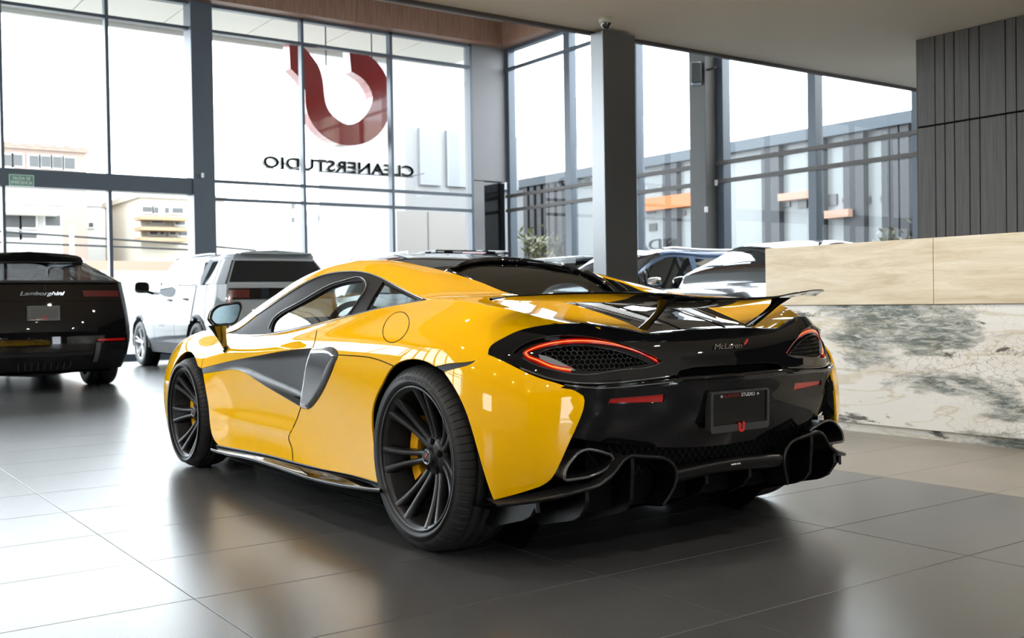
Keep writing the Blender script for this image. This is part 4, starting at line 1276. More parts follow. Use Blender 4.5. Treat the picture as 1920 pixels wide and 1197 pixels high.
# ---- wheels (axle along y; the outer face points to +y, centre at the origin)
def make_wheel(R, rr_, W, name, text):
    """R tyre radius, rr_ rim flange radius, W tyre width; returns a function that builds it under a parent"""
    hw = W/2
    def tyre():
        mb = MB()
        # outer sidewall + tread profile, radius / y
        prof = [(rr_-.012, hw-.030), (rr_+.004, hw-.014), (rr_+.012, hw-.004), (rr_+.030, hw+.002), (R-.055, hw+.001), (R-.040, hw-.004), (R-.030, hw-.010), (R-.018, hw-.022), (R-.009, hw-.036), (R-.004, hw-.055)]
        gr = [hw-.060, hw*.42, -.0, -hw*.42]
        t = hw-.060
        prof += [(R-.003, hw-.062), (R-.010, hw-.063), (R-.010, hw-.070), (R-.002, hw-.071), (R, .030), (R-.009, .029), (R-.009, .019), (R, .018), (R, -.018), (R-.009, -.019), (R-.009, -.029), (R, -.030), (R-.002, -hw+.071), (R-.010, -hw+.070), (R-.010, -hw+.063), (R-.003, -hw+.062), (R-.012, -hw+.03), (R-.035, -hw+.006), (rr_+.03, -hw), (rr_, -hw+.02)]
        n = 72*2
        P = np.zeros((n, len(prof), 3))
        for i in range(n):
            blk, part = divmod(i, 2)
            th = 2*math.pi*(blk+(0.0 if part == 0 else .13))/72
            for j, (r, y) in enumerate(prof):
                P[i, j] = (r*math.cos(th), y, r*math.sin(th))
        # grooves: narrow sectors pushed in on the shoulder blocks
        Q = []
        for blk in range(72):
            a0 = 2*math.pi*blk/72; w = 2*math.pi/72
            for da, dep in ((0, 0), (.012, .009), (.12, .009), (.132, 0), (.16, 0), (.97, 0)):
                th = a0+da*w
                ring = []
                for j, (r, y) in enumerate(prof):
                    d = dep if 7 <= j <= 9 else (dep*.5 if j == 6 else 0)
                    ring.append(((r-d)*math.cos(th), y, (r-d)*math.sin(th)))
                Q.append(ring)
        mb.grid(np.array(Q), True, closed_u=True)
        return mb
    def rim():
        mb = MB()
        prof = [(rr_-.006, hw-.012), (rr_, hw-.008), (rr_+.002, hw-.012), (rr_-.004, hw-.020), (rr_-.014, hw-.022), (rr_-.020, hw-.035), (rr_-.026, hw-.09), (rr_-.034, hw-.11), (rr_-.034, -hw+.03), (rr_-.01, -hw+.02)]
        lathe(mb, prof, 72)
        return mb
    def spoke(mb, ang, side):
        # one of a pair: from the hub outwards, curving away from its twin
        path = []
        r0, r1 = .052, rr_-.012
        for t in np.linspace(0, 1, 12):
            r = r0+(r1-r0)*t
            a = ang+side*(.16-.085*(1-t)**2*0+.0)*0+side*(math.radians(8.8)*(0.30+.70*t**.9)+.16*(1-t)**3)
            yf = (hw-.098)+.080*t**1.35
            path.append((r, a, yf))
        sec = []
        for (r, a, yf), t in zip(path, np.linspace(0, 1, 12)):
            w = .0155-.004*math.sin(math.pi*min(1, t*1.1))+.005*max(0, t-.9)*10*.5
            dpt = .045-.012*t
            er = np.array([math.cos(a), 0, math.sin(a)]); et = np.array([-math.sin(a), 0, math.cos(a)])
            c = er*r+np.array([0, yf, 0])
            sec.append([c+et*w*.5, c+et*w*.85+[0, -.005, 0], c+et*w*1.25+[0, -dpt, 0], c-et*w*1.25+[0, -dpt, 0], c-et*w*.85+[0, -.005, 0], c-et*w*.5])
        mb.grid(np.array(sec), True, closed_v=True)
    def hub():
        mb = MB()
        lathe(mb, [(.001, hw-.064), (.030, hw-.064), (.034, hw-.072), (.036, hw-.084), (.060, hw-.090), (.080, hw-.100), (.084, hw-.13), (.05, hw-.15)], 40)
        return mb
    def build(parent, side):
        o = tyre().build('tyre', M_TYRE, parent)
        for a0 in ((90, text),) if text else ():
            mb = MB()
            rt = rr_+.032
            v_, f_ = text_geo('KUSTONE', 1.0, 0, .1, 1.0)
            w = np.ptp(v_[:, 0])
            span = math.radians(40); sx = span*rt/w; sy = .018/np.ptp(v_[:, 1])
            q = []
            for x, y, _ in v_:
                a = math.radians(101)+x*sx/rt*side*1.0
                r = rt+y*sy
                q.append((r*math.cos(a), hw+.0035, r*math.sin(a)))
            mb.add(q, [f if side > 0 else f for f in f_])
            mb.build('tyre_lettering', M_TLET, o)
        r_ = rim().build('rim', M_RIM, parent)
        rg = []
        MB().tube([((rr_-.003)*math.cos(t), hw-.008, (rr_-.003)*math.sin(t)) for t in np.linspace(0, 2*math.pi, 73)[:-1]], .0010, 6, closed=True).build('rim_edge', mat('rim edge', (.20, .20, .21), .3, metal=1.0), r_)
        for k in range(7):
            for sd in (1, -1):
                mb = MB(); spoke(mb, math.radians(95+k*360/7), sd)
                mb.build('spoke', M_RIM, parent)
        h_ = hub().build('hub', M_RIM, parent)
        for k in range(5):
            a = math.radians(20+72*k)
            lathe(MB(), [(.0, .001), (.0135, .001), (.0145, .0), (.0145, -.002)], 14).xf(lambda p: p+np.array([.055*math.cos(a), hw-.087, .055*math.sin(a)])).build('lug_recess', M_VOID, h_)
        lathe(MB(), [(0, hw-.0625), (.025, hw-.0625), (.027, hw-.0615), (.029, hw-.0625), (.030, hw-.066)], 32).build('centre_cap', M_BLK, h_)
        MB().tube([(.027*math.cos(t), hw-.0618, .027*math.sin(t)) for t in np.linspace(0, 2*math.pi, 33)[:-1]], .0014, 6, closed=True).build('cap_ring', M_STEEL, h_)
        swp = [(-.6, -.7), (-.2, .1), (.1, .55), (.6, .75), (.45, .3), (.15, .1), (-.05, -.2)]
        MB().add([(-x*.016*side*-1*-1, hw-.061, y*.018) for x, y in swp], [tuple(range(7))[::-1]]).build('cap_emblem', M_REDP, h_)
        d = MB(); lathe(d, [(.06, .0), (R*.52, .0), (R*.52, -.03), (.06, -.03)], 56)
        d.xf(lambda p: p+np.array([0, hw-.155, 0])).build('brake_disc', M_DISC, parent)
        cb = MB()
        rc0, rc1 = R*.40, R*.56
        secs = []
        for t in np.linspace(math.radians(135), math.radians(215), 10):
            c, s_ = math.cos(t), math.sin(t)
            secs.append([(rc0*c, hw-.125, rc0*s_), (rc0*c, hw-.105, rc0*s_), (rc1*c, hw-.105, rc1*s_), (rc1*c, hw-.125, rc1*s_), (rc1*c, hw-.19, rc1*s_), (rc0*c, hw-.19, rc0*s_)])
        cb.grid(np.array(secs), False, closed_v=True)
        cb.add(secs[0], [tuple(range(6))]).add(secs[-1], [tuple(range(6))[::-1]])
        cb.xf(lambda p: p*np.array([-1, 1, 1]))
        cb.build('brake_caliper', M_CALI, parent)
    return build
bw_r = make_wheel(.354, .2715, .280, 'rear', True)
bw_f = make_wheel(.320, .2588, .225, 'front', False)
for xc, zc, yc, bw, toe in ((0, .354, .949-.142, bw_r, 0), (2.67, .320, .950-.1145, bw_f, 0)):
    w = empty('wheel', (xc, yc, zc), parent=car)
    bw(w, 1)
    w2 = copy_tree(w, car)
    w2.location = (xc, -yc, zc); w2.rotation_euler = (0, 0, math.pi)

# ---- bonnet, nose
HX = np.array([3.55, 3.42, 3.15, 2.9, 2.67, 2.5, 2.42])
hr = []
for x in HX:
    c = S_SIDE.eval(np.array([[-x, VT]]))[0]
    zc = np.interp(x, [2.42, 2.67, 2.9, 3.15, 3.42, 3.55], [.835, .785, .735, .675, .60, .57])
    row = []
    for t in (1, .75, .5, .25, 0, -.25):
        zz = zc+(c[2]-zc)*(abs(t)**2.2)
        row.append((c[0] if t == 1 else x, c[1]*t, zz))
    hr.append(row)
S_HOOD = Tensor(list(-HX), [0, .2, .4, .6, .8, 1.0], hr)
if S_HOOD.normal(np.array([[-2.9, .4]]))[0, 2] < 0: S_HOOD.sign = -1
both('bonnet', S_HOOD, [[-3.55, 0], [-2.42, 0], [-2.42, .8], [-3.55, .8]], M_YEL, h=.06)
zs = np.array([.57, .50, .40, .28, .16])
ns = []
for z in zs:
    y0 = np.interp(z, [.16, .28, .40, .50, .57], [.60, .645, .66, .62, .52])
    bx = np.interp(z, [.16, .28, .40, .50, .57], [.10, .16, .16, .10, .0])
    ns.append([(3.58+bx*(1-abs(t)**2.5), y0*t, z) for t in np.linspace(1, -1, 17)])
MB().grid(np.array(ns)).build('nose', M_YEL, car)
MB().box(3.5, 3.72, -.5, .5, .14, .30, .03).build('front_intake', M_VOID, car)
for s in (1, -1):
    MB().box(3.44, 3.56, .50, .64, .50, .58, .025).xf(lambda p: p*np.array([1, s, 1])).build('headlamp', M_BLK, car)
for s in (1, -1):
    MB().add([(3.035, s*.929, .455), (3.05, s*.924, .455), (3.05, s*.921, .49), (3.035, s*.926, .49)], [(0, 1, 2, 3)]).build('side_marker', M_STEEL, car)

# ---- fuel cap
cl = S.px([(742.5+25.2*math.cos(t)*.98, 613.8+27.2*math.sin(t)-9*math.cos(t)) for t in np.linspace(0, 2*math.pi, 49)[:-1]])
Pc = S.eval(cl)+S.normal(cl)*.0001
MB().tube(Pc, .0016, 5, closed=True).build('fuel_cap_seam', M_VOID, car)

# ---- door mirror
def mirror(s):
    root = empty('door_mirror', parent=car)
    c = np.array(on_plane(421, 590, 1, 1.03))
    # head: faces backwards; outline in (outwards, up)
    k = 1/336.0
    out = [(-391+421, 600-590)]
    pxo = [(392, 600), (396, 584), (405, 574.5), (420, 569.5), (436, 567.3), (447, 567), (449.5, 572), (447, 590), (443, 603), (437, 609), (420, 611), (402, 611)]
    P = np.array([on_plane(x, y, 0, c[0]) for x, y in pxo])
    P = np.array([curve(np.vstack([P, P[:1]]), 49)[:-1]])[0]
    m = P.mean(0)
    P[:, 0] += .30*(P[:, 1]-m[1])-.12*(P[:, 2]-m[2])
    layers = []
    for t in np.linspace(0, 1, 8):
        sc_ = math.sqrt(max(0.0, 1-t**2.2))*.98+.02
        layers.append(m+(P-m)*[0, sc_, sc_]+[.115*t, -.012*t, 0])
    L = np.array(layers)*[1, s, 1]
    MB().grid(L, closed_v=True, flip=(s > 0)).build('mirror_shell', M_BLK, root)
    rim = np.stack([P, m+(P-m)*.93+[-.004, 0, 0], m+(P-m)*.80+[.006, -.008, 0]])*[1, s, 1]
    MB().grid(rim, closed_v=True, flip=(s < 0)).build('mirror_rim', M_BLK, root)
    g = (m+(P-m)*.81+[.006, -.008, 0])*[1, s, 1]
    MB().add(g, [tuple(range(len(g))) if s > 0 else tuple(range(len(g)))[::-1]]).build('mirror_glass', M_MIRROR, root)
    # stalk: a flat blade from under the head to the door
    top = np.array(on_plane(411, 611, 1, 1.03))+[.03, 0, 0]; top2 = np.array(on_plane(424, 611, 1, 1.0))+[.03, 0, 0]
    uvb = S.px([(424, 655)]); base = S.eval(uvb)[0]; nb = S.normal(uvb)[0]
    secs = []
    for t in np.linspace(0, 1, 12):
        a = top*(1-t)+(base+nb*.004)*t
        w = .040*(1-t)+.018*t; wy = .034*(1-t)**1.3+.013
        bulge = np.array([0, .02*math.sin(math.pi*t), 0])*0
        secs.append([a+bulge+np.array([w*math.cos(q), wy*math.sin(q), 0]) for q in np.linspace(0, 2*math.pi, 13)[:-1]])
    MB().grid(np.array(secs)*[1, s, 1], closed_v=True).build('mirror_stalk', M_CARB, root)
    ft = base+nb*.002
    MB().tube([ft*[1, s, 1], (ft+nb*.012)*[1, s, 1]], [.024, .016], 12).build('mirror_foot', M_BLK, root)
mirror(1); mirror(-1)

# ---- cabin
def seat(y):
    r = empty('seat', parent=car)
    prof = np.array([(.95, .30), (1.45, .36), (1.50, .30), (1.48, .24), (.95, .20)])
    MB().prism([tuple(p) for p in prof], 1, y-.22, y+.22).build('seat_cushion', M_LEATHER, r)
    secs = []
    for t in np.linspace(0, 1, 12):
        x = 1.0-.36*t; z = .30+.66*t
        w = np.interp(t, [0, .35, .72, .80, .9, 1], [.22, .25, .20, .13, .13, .09]); th = np.interp(t, [0, .7, 1], [.06, .05, .035])
        secs.append([(x+th*math.sin(q)*1.0, y+w*math.cos(q)*(1 if True else 0), z+.0) for q in np.linspace(0, 2*math.pi, 21)[:-1]])
    mb = MB(); mb.grid(np.array(secs), closed_v=True); mb.add(secs[-1], [tuple(range(20))]); mb.build('seat_back', M_LEATHER, r)
seat(.36); seat(-.36)
dsh = [(1.72, .78), (1.85, .83), (2.2, .82), (2.5, .78), (2.5, .4), (1.85, .4), (1.72, .6)]
MB().prism(dsh, 1, -.70, .70).build('dashboard', M_LEATHER, car)
MB().prism([(1.74, .80), (1.82, .87), (1.98, .86), (2.05, .80)], 1, .22, .52).build('instrument_hood', M_LEATHER, car)
cw = np.array([1.52, .37, .77])
sw_ = empty('steering_wheel', parent=car)
ax = np.array([-.94, 0, .34]); e1 = np.array([0, 1.0, 0]); e2 = np.cross(ax, e1)
MB().tube([cw+.18*(math.cos(t)*e1+math.sin(t)*e2) for t in np.linspace(0, 2*math.pi, 41)[:-1]], .016, 8, closed=True).build('steering_rim', M_LEATHER, sw_)
mb = MB()
for a in (0, 180, 270):
    t = math.radians(a); mb.tube([cw, cw+.18*(math.cos(t)*e1+math.sin(t)*e2)], .018, 6)
mb.build('steering_spokes', M_STEEL, sw_)
MB().tube([cw-ax*.03, cw+ax*.03], .055, 14).build('steering_boss', M_LEATHER, sw_)
for s in (1, -1):
    P = np.array([(x, s*(np.interp(x, [.6, 1.0, 1.8, 2.3], [.70, .735, .76, .74])), z) for x, z in ((2.3, .765), (1.8, .765), (1.3, .805), (.9, .86), (.6, .90))])
    Q = P*[1, .93, 1]+[0, 0, -.01]; R_ = P*[1, .9, 1]; R_[:, 2] = .35
    MB().grid(np.stack([P, Q, R_], 1), flip=(s < 0)).build('door_card', M_LEATHER, car)
MB().box(.30, .62, -.60, .60, .35, .86).build('rear_bulkhead', M_LEATHER, car)
MB().box(.8, 2.4, -.12, .12, .15, .46, .02).build('centre_console', M_LEATHER, car)
# headlining edge: dark inside of the roof
li = roof_rows(np.array([1.9, 1.6, 1.3, 1.0, .8]))[:, :5]+[0, 0, -.022]
for s in (1, -1): MB().grid(li*[1, s, 1], flip=(s > 0)).build('headlining', M_DARK, car)
# ------------------------------------------------------------------ reception counter
def travertine():
    m, nt, b = _nt('travertine'); N, L = nt.nodes, nt.links
    g = N.new('ShaderNodeNewGeometry'); mp = N.new('ShaderNodeMapping'); mp.inputs['Scale'].default_value = (1.1, 1.1, 9.0)
    L.new(g.outputs['Position'], mp.inputs['Vector'])
    n = N.new('ShaderNodeTexNoise'); n.inputs['Scale'].default_value = 1.6; n.inputs['Detail'].default_value = 9; n.inputs['Roughness'].default_value = .68; n.inputs['Distortion'].default_value = .6
    L.new(mp.outputs['Vector'], n.inputs['Vector'])
    cr = N.new('ShaderNodeValToRGB'); e = cr.color_ramp.elements
    e[0].position = .28; e[0].color = (.46, .37, .23, 1); e[1].position = .72; e[1].color = (.72, .66, .54, 1)
    q = e.new(.5); q.color = (.62, .54, .39, 1)
    L.new(n.outputs['Fac'], cr.inputs['Fac']); L.new(cr.outputs['Color'], b.inputs['Base Color'])
    b.inputs['Roughness'].default_value = .42
    mp2 = N.new('ShaderNodeMapping'); mp2.inputs['Scale'].default_value = (14, 14, 60); L.new(g.outputs['Position'], mp2.inputs['Vector'])
    n2 = N.new('ShaderNodeTexNoise'); n2.inputs['Scale'].default_value = 2; n2.inputs['Detail'].default_value = 4; L.new(mp2.outputs['Vector'], n2.inputs['Vector'])
    bp = N.new('ShaderNodeBump'); bp.inputs['Strength'].default_value = .25; bp.inputs['Distance'].default_value = .003
    L.new(n2.outputs['Fac'], bp.inputs['Height']); L.new(bp.outputs['Normal'], b.inputs['Normal'])
    return m
def marble():
    m, nt, b = _nt('veined marble'); N, L = nt.nodes, nt.links
    g = N.new('ShaderNodeNewGeometry')
    def mapped(sc_, rot=(0, 0, 0), loc=(0, 0, 0)):
        mp = N.new('ShaderNodeMapping'); mp.inputs['Scale'].default_value = sc_; mp.inputs['Rotation'].default_value = rot; mp.inputs['Location'].default_value = loc
        L.new(g.outputs['Position'], mp.inputs['Vector']); return mp.outputs['Vector']
    def noise(vec, s, d=8, r=.6, dist=0.0):
        n = N.new('ShaderNodeTexNoise'); n.inputs['Scale'].default_value = s; n.inputs['Detail'].default_value = d; n.inputs['Roughness'].default_value = r; n.inputs['Distortion'].default_value = dist
        L.new(vec, n.inputs['Vector']); return n.outputs['Fac']
    def ramp(fac, *st):
        c = N.new('ShaderNodeValToRGB'); e = c.color_ramp.elements
        e[0].position, e[0].color = st[0]; e[1].position, e[1].color = st[-1]
        for p, col in st[1:-1]:
            q = e.new(p); q.color = col
        L.new(fac, c.inputs['Fac']); return c.outputs['Color']
    def mixc(f, a, bcol, mode='MIX'):
        x = N.new('ShaderNodeMix'); x.data_type = 'RGBA'; x.blend_type = mode
        if isinstance(f, float): x.inputs['Factor'].default_value = f
        else: L.new(f, x.inputs['Factor'])
        for s_, v in (('A', a), ('B', bcol)):
            if isinstance(v, tuple): x.inputs[s_].default_value = v
            else: L.new(v, x.inputs[s_])
        return x.outputs['Result']
    def mul(a, b_):
        x = N.new('ShaderNodeMath'); x.operation = 'MULTIPLY'
        for i, v in enumerate((a, b_)):
            if isinstance(v, float): x.inputs[i].default_value = v
            else: L.new(v, x.inputs[i])
        return x.outputs[0]
    W, K = (1, 1, 1, 1), (0, 0, 0, 1)
    rot = (0, math.radians(-24), 0)
    rot = (0, math.radians(-18), 0)
    base = ramp(noise(mapped((1, 1, 2.6), rot), 1.0, 7, .55, .9), (.30, (.62, .58, .48, 1)), (.42, (.76, .76, .73, 1)), (.7, (.80, .81, .80, 1)))
    # faint ochre and grey threads along the bedding
    th = ramp(noise(mapped((.6, .6, 2.6), rot, (3, 1, 2)), 1.2, 6, .5, 1.6), (.480, K), (.498, W), (.503, W), (.52, K))
    col = mixc(mul(th, .45), base, (.50, .44, .26, 1))
    # green-grey drifts, streaked along the bedding
    dr = ramp(noise(mapped((.75, .75, 2.4), rot, (.4, 0, .55)), 1.25, 9, .60, .35), (.525, K), (.56, (.6, .6, .6, 1)), (.62, W))
    fine = ramp(noise(mapped((5, 5, 26), rot), 1.6, 8, .72, .6), (.36, (.25, .25, .25, 1)), (.54, W))
    col = mixc(mul(mul(dr, fine), .95), col, (.10, .135, .13, 1))
    # grey clouds of hairline cracks around the drifts
    v1 = N.new('ShaderNodeTexVoronoi'); v1.feature = 'DISTANCE_TO_EDGE'; v1.inputs['Scale'].default_value = 15
    nd = N.new('ShaderNodeTexNoise'); nd.inputs['Scale'].default_value = 3.0; nd.inputs['Detail'].default_value = 7
    L.new(mapped((1, 1, 1.3), rot), nd.inputs['Vector'])
    va = N.new('ShaderNodeVectorMath'); va.operation = 'MULTIPLY_ADD'; va.inputs[1].default_value = (.5, .5, .5)
    L.new(nd.outputs['Color'], va.inputs[0]); L.new(mapped((1.0, 1.0, 1.7), rot), va.inputs[2]); L.new(va.outputs['Vector'], v1.inputs['Vector'])
    ve = ramp(v1.outputs['Distance'], (.0, W), (.02, (.4, .4, .4, 1)), (.05, K))
    msk = ramp(noise(mapped((.8, .8, 1.8), rot, (.45, .1, .5)), 1.25, 7, .6, .3), (.47, K), (.55, W))
    col = mixc(mul(mul(ve, msk), .6), col, (.10, .105, .115, 1))
    # black knots and diagonal fractures
    kn = ramp(noise(mapped((1.0, 1.0, 2.6), (0, math.radians(40), 0), (1.6, 0, .3)), 1.7, 10, .70, .8), (.575, K), (.62, W))
    col = mixc(mul(kn, .88), col, (.05, .05, .05, 1))
    # tawny patches
    tw = ramp(noise(mapped((.8, .8, 1.5), rot, (7, 3, 5)), 1.15, 8, .6, .4), (.655, K), (.69, W))
    col = mixc(mul(tw, .75), col, (.36, .29, .17, 1))
    L.new(col, b.inputs['Base Color'])
    b.inputs['Roughness'].default_value = .16
    return m
M_TRAV, M_MARB = travertine(), marble()
ctr = empty('reception_counter', (0, -3.2, 0))
tag(ctr, 'long reception counter of veined white marble under a travertine band', 'counter')
for a, b in ((1.91, .52), (.517, -1.2), (-1.203, -3.4)):
    MB().box(b, a, -.75, 0, .878, 1.305, .004).build('travertine_slab', M_TRAV, ctr)
for a, b in ((1.86, -.9), (-.903, -3.4)):
    MB().box(b, a, -.70, -.012, .062, .876, .004).build('marble_slab', M_MARB, ctr)
MB().box(-3.4, 1.84, -.68, -.045, 0, .060).build('plinth', M_MARB, ctr)

# ------------------------------------------------------------------ fittings
# dome camera under the soffit
dc = empty('dome_camera', tuple(on_plane(1136, 33, 2, ZS)))
lathe(MB(), [(0, 0), (.068, 0), (.068, -.045), (.060, -.055), (.050, -.058)], 28, axis=2).build('camera_housing', mat('cream plastic', (.62, .58, .48), .45), dc)
lathe(MB(), [(.052, -.056), (.050, -.075), (.040, -.095), (.022, -.108), (0, -.112)], 28, axis=2).build('camera_dome', mat('smoked dome', (.03, .03, .03), .05, coat=1), dc)
tag(dc, 'small dome security camera under the beige soffit beside the column', 'camera')
# wall speaker on the steel column of the side glazing
sp = empty('wall_speaker', tuple(on_plane(1306, 138, 1, -10.02)), math.radians(-38))
q = []
for t in np.linspace(0, 1, 7):
    z = .19-.38*t
    w = .13-.05*t*t; d = .10
    q.append([(w*math.cos(a)*.8, d*math.sin(a)*.9, z) for a in np.linspace(0, 2*math.pi, 17)[:-1]])
q = np.array(q); mb = MB().grid(q, closed_v=True).add(q[0], [tuple(range(16))]).add(q[-1], [tuple(range(16))[::-1]])
mb.xf(lambda p: np.array([p[0]*math.cos(.35)-p[2]*math.sin(.35)*.2+.05, p[1], p[2]])).build('speaker_cabinet', mat('speaker grey', (.28, .32, .36), .4), sp)
MB().box(-.085, -.055, -.08, .10, -.17, .17, .02).build('speaker_grille', mat('speaker grille', (.05, .055, .06), .6), sp)
MB().tube([(.05, -.05, .05), (.02, -.22, .07), (-.12, -.30, .07)], .018, 8).build('speaker_bracket', M_DARK, sp)
tag(sp, 'grey wall speaker angled off the steel column of the side windows', 'speaker')
# small white sensors
def sensor(p, label, s=.05):
    r = MB().box(-s*.5, s*.5, -s*.5, s*.5, -s, s, .012).build('sensor', M_WHITE); r.location = tuple(p)
    tag(r, label, 'sensor', None)
sensor(on_plane(1324, 393, 1, -10.09), 'small white sensor on the grey steel column of the side windows')
sensor(on_plane(1343, 343, 1, -10.33), 'small white contact sensor on the dark mullion beside the grey column')
sensor(on_plane(380, 329, 0, XW-.17), 'small white sensor on the wide blue-grey post of the front windows', .045)
# emergency exit sign on the transom beam
sg = empty('exit_sign', tuple(on_plane(40.5, 338.5, 0, XW-.115)))
MB().box(0, .012, -.19, .19, -.095, .095).build('sign_plate', mat('sign pale green', (.42, .55, .48), .5), sg)
MB().box(-.002, 0, -.175, .175, -.08, .08).build('sign_field', mat('sign green', (.10, .22, .17), .5), sg)
mb = MB()
place_text(mb, 'SALIDA DE', (-.004, 0, .035), (0, -1, 0), (0, 0, 1), width=.27, height=.05, extrude=.001)
place_text(mb, 'EMERGENCIA', (-.004, 0, -.035), (0, -1, 0), (0, 0, 1), width=.32, height=.055, extrude=.001)
mb.build('sign_lettering', mat('sign white', (.8, .85, .8), .5), sg)
tag(sg, 'green emergency exit sign fixed to the blue-grey beam of the front windows', 'sign')

# ------------------------------------------------------------------ dealer's sign outside the front glazing, seen from behind
XU = 16.2
ul = [(542, 80), (558, 80), (572.5, 91.5), (592.6, 116), (602.6, 140), (606.6, 164), (608.6, 184.5), (616.6, 208.5), (632.7, 224.6), (654.7, 234.6), (676.8, 224.6), (692.8, 204.5), (698.9, 184.5), (694.8, 168.4), (680.8, 148.4), (658.7, 134.3), (654.7, 94), (680.8, 96), (704.9, 114.3), (720.9, 136.3), (729, 160.4), (731, 188.5), (727, 224.6), (712.9, 248.6), (692.8, 264.7), (660.8, 272.7), (636.7, 270.7), (608.6, 256.6), (588.6, 236.6), (576.5, 212.5), (572.5, 188.5), (571, 165), (564.5, 148.4), (544.5, 128.3)]
ul = ul[:2]+[tuple(p) for p in curve(ul[2:16], 30)]+ul[16:18]+[tuple(p) for p in curve(ul[18:33], 36)]+ul[33:]
up = np.array([on_plane(x, y, 0, XU)[[1, 2]] for x, y in ul])
us_ = []
n = len(up)
for i in range(n):
    us_.append(up[i])
c0 = up.mean(0)
usg = empty('hanging_emblem_sign', (XU, float(c0[0]), float(up[:, 1].min())))
mb = MB()
pl2 = [(a-c0[0], b-up[:, 1].min()) for a, b in us_]
mb.prism(pl2, 0, 0, .30)
mb.build('emblem_body', mat('red acrylic', (.26, .02, .02), .15, coat=.6), usg)
mb = MB()
nn2 = len(pl2)
MB().add([(.001, a, b) for a, b in pl2]+[(.30, a, b) for a, b in pl2], []).v
for yy in (-.7, .35):
    MB().tube([(.15, yy, up[:, 1].max()-up[:, 1].min()-.35), (.15, yy, 6.76-float(up[:, 1].min()))], .015, 6).build('hanging_rod', M_FRAME, usg)
tag(usg, 'large red open-ring emblem sign hanging outside the front windows', 'sign')
lt_ = empty('sign_letters', (XU, -6.75, 3.6))
z0_ = 3.755; yA = on_plane(494, 298, 0, XU)[1]; yB = on_plane(776, 325, 0, XU)[1]
mb = MB()
place_text(mb, 'CLEANERSTUDIO', (0, 0, .16), (0, 1, 0), (0, 0, 1), width=abs(yA-yB), height=.235, extrude=.10, spacing=1.05, bold=.028)
mb.build('lettering', mat('letter steel', (.06, .065, .06), .4, metal=.3), lt_)
lt_.location = (XU, (yA+yB)/2, z0_-.16)
MB().box(.02, .06, -abs(yA-yB)/2, abs(yA-yB)/2, .03, .045).build('letter_rail', M_FRAME, lt_)
for yy in (-1.55, -.05, 1.1):
    MB().box(-.66, .05, yy-.015, yy+.015, .03, .045).build('letter_bracket', M_FRAME, lt_)
tag(lt_, 'row of dark metal letters below the red emblem, reversed from inside', 'sign')
# canopy over the pavement outside
cn = empty('canopy', (17, 0, 6.75)); tag(cn, kind='structure')
yb = 12.0
while yb > -9.3:
    MB().box(-1.4, 1.75, yb-1.75, yb-.012, 0, .3).build('canopy_panel', M_CANOPY, cn); yb -= 1.76
MB().box(1.75, 1.85, -9.4, 12, -.10, .5).build('canopy_edge', mat('canopy edge', (.6, .6, .58), .5), cn)
# ------------------------------------------------------------------ the other cars in the showroom
def car_rows(v):
    """weights of the seven section rows at section coordinate v (0 sill .. 3 waist .. 4 window head .. 6 roof centre)"""
    v = np.atleast_1d(np.asarray(v, float))
    W = np.zeros((len(v), 7))
    a = v <= 3; b = (v > 3) & (v <= 4); c = v > 4
    if a.any(): W[np.ix_(a, [0, 1, 2, 3])] = Spline([0, 1, 2, 3]).basis(v[a])
    if b.any():
        t = v[b]-3; W[b, 3] = 1-t; W[b, 4] = t
    if c.any(): W[np.ix_(c, [4, 5, 6])] = Spline([4, 5, 6]).basis(v[c])
    return W

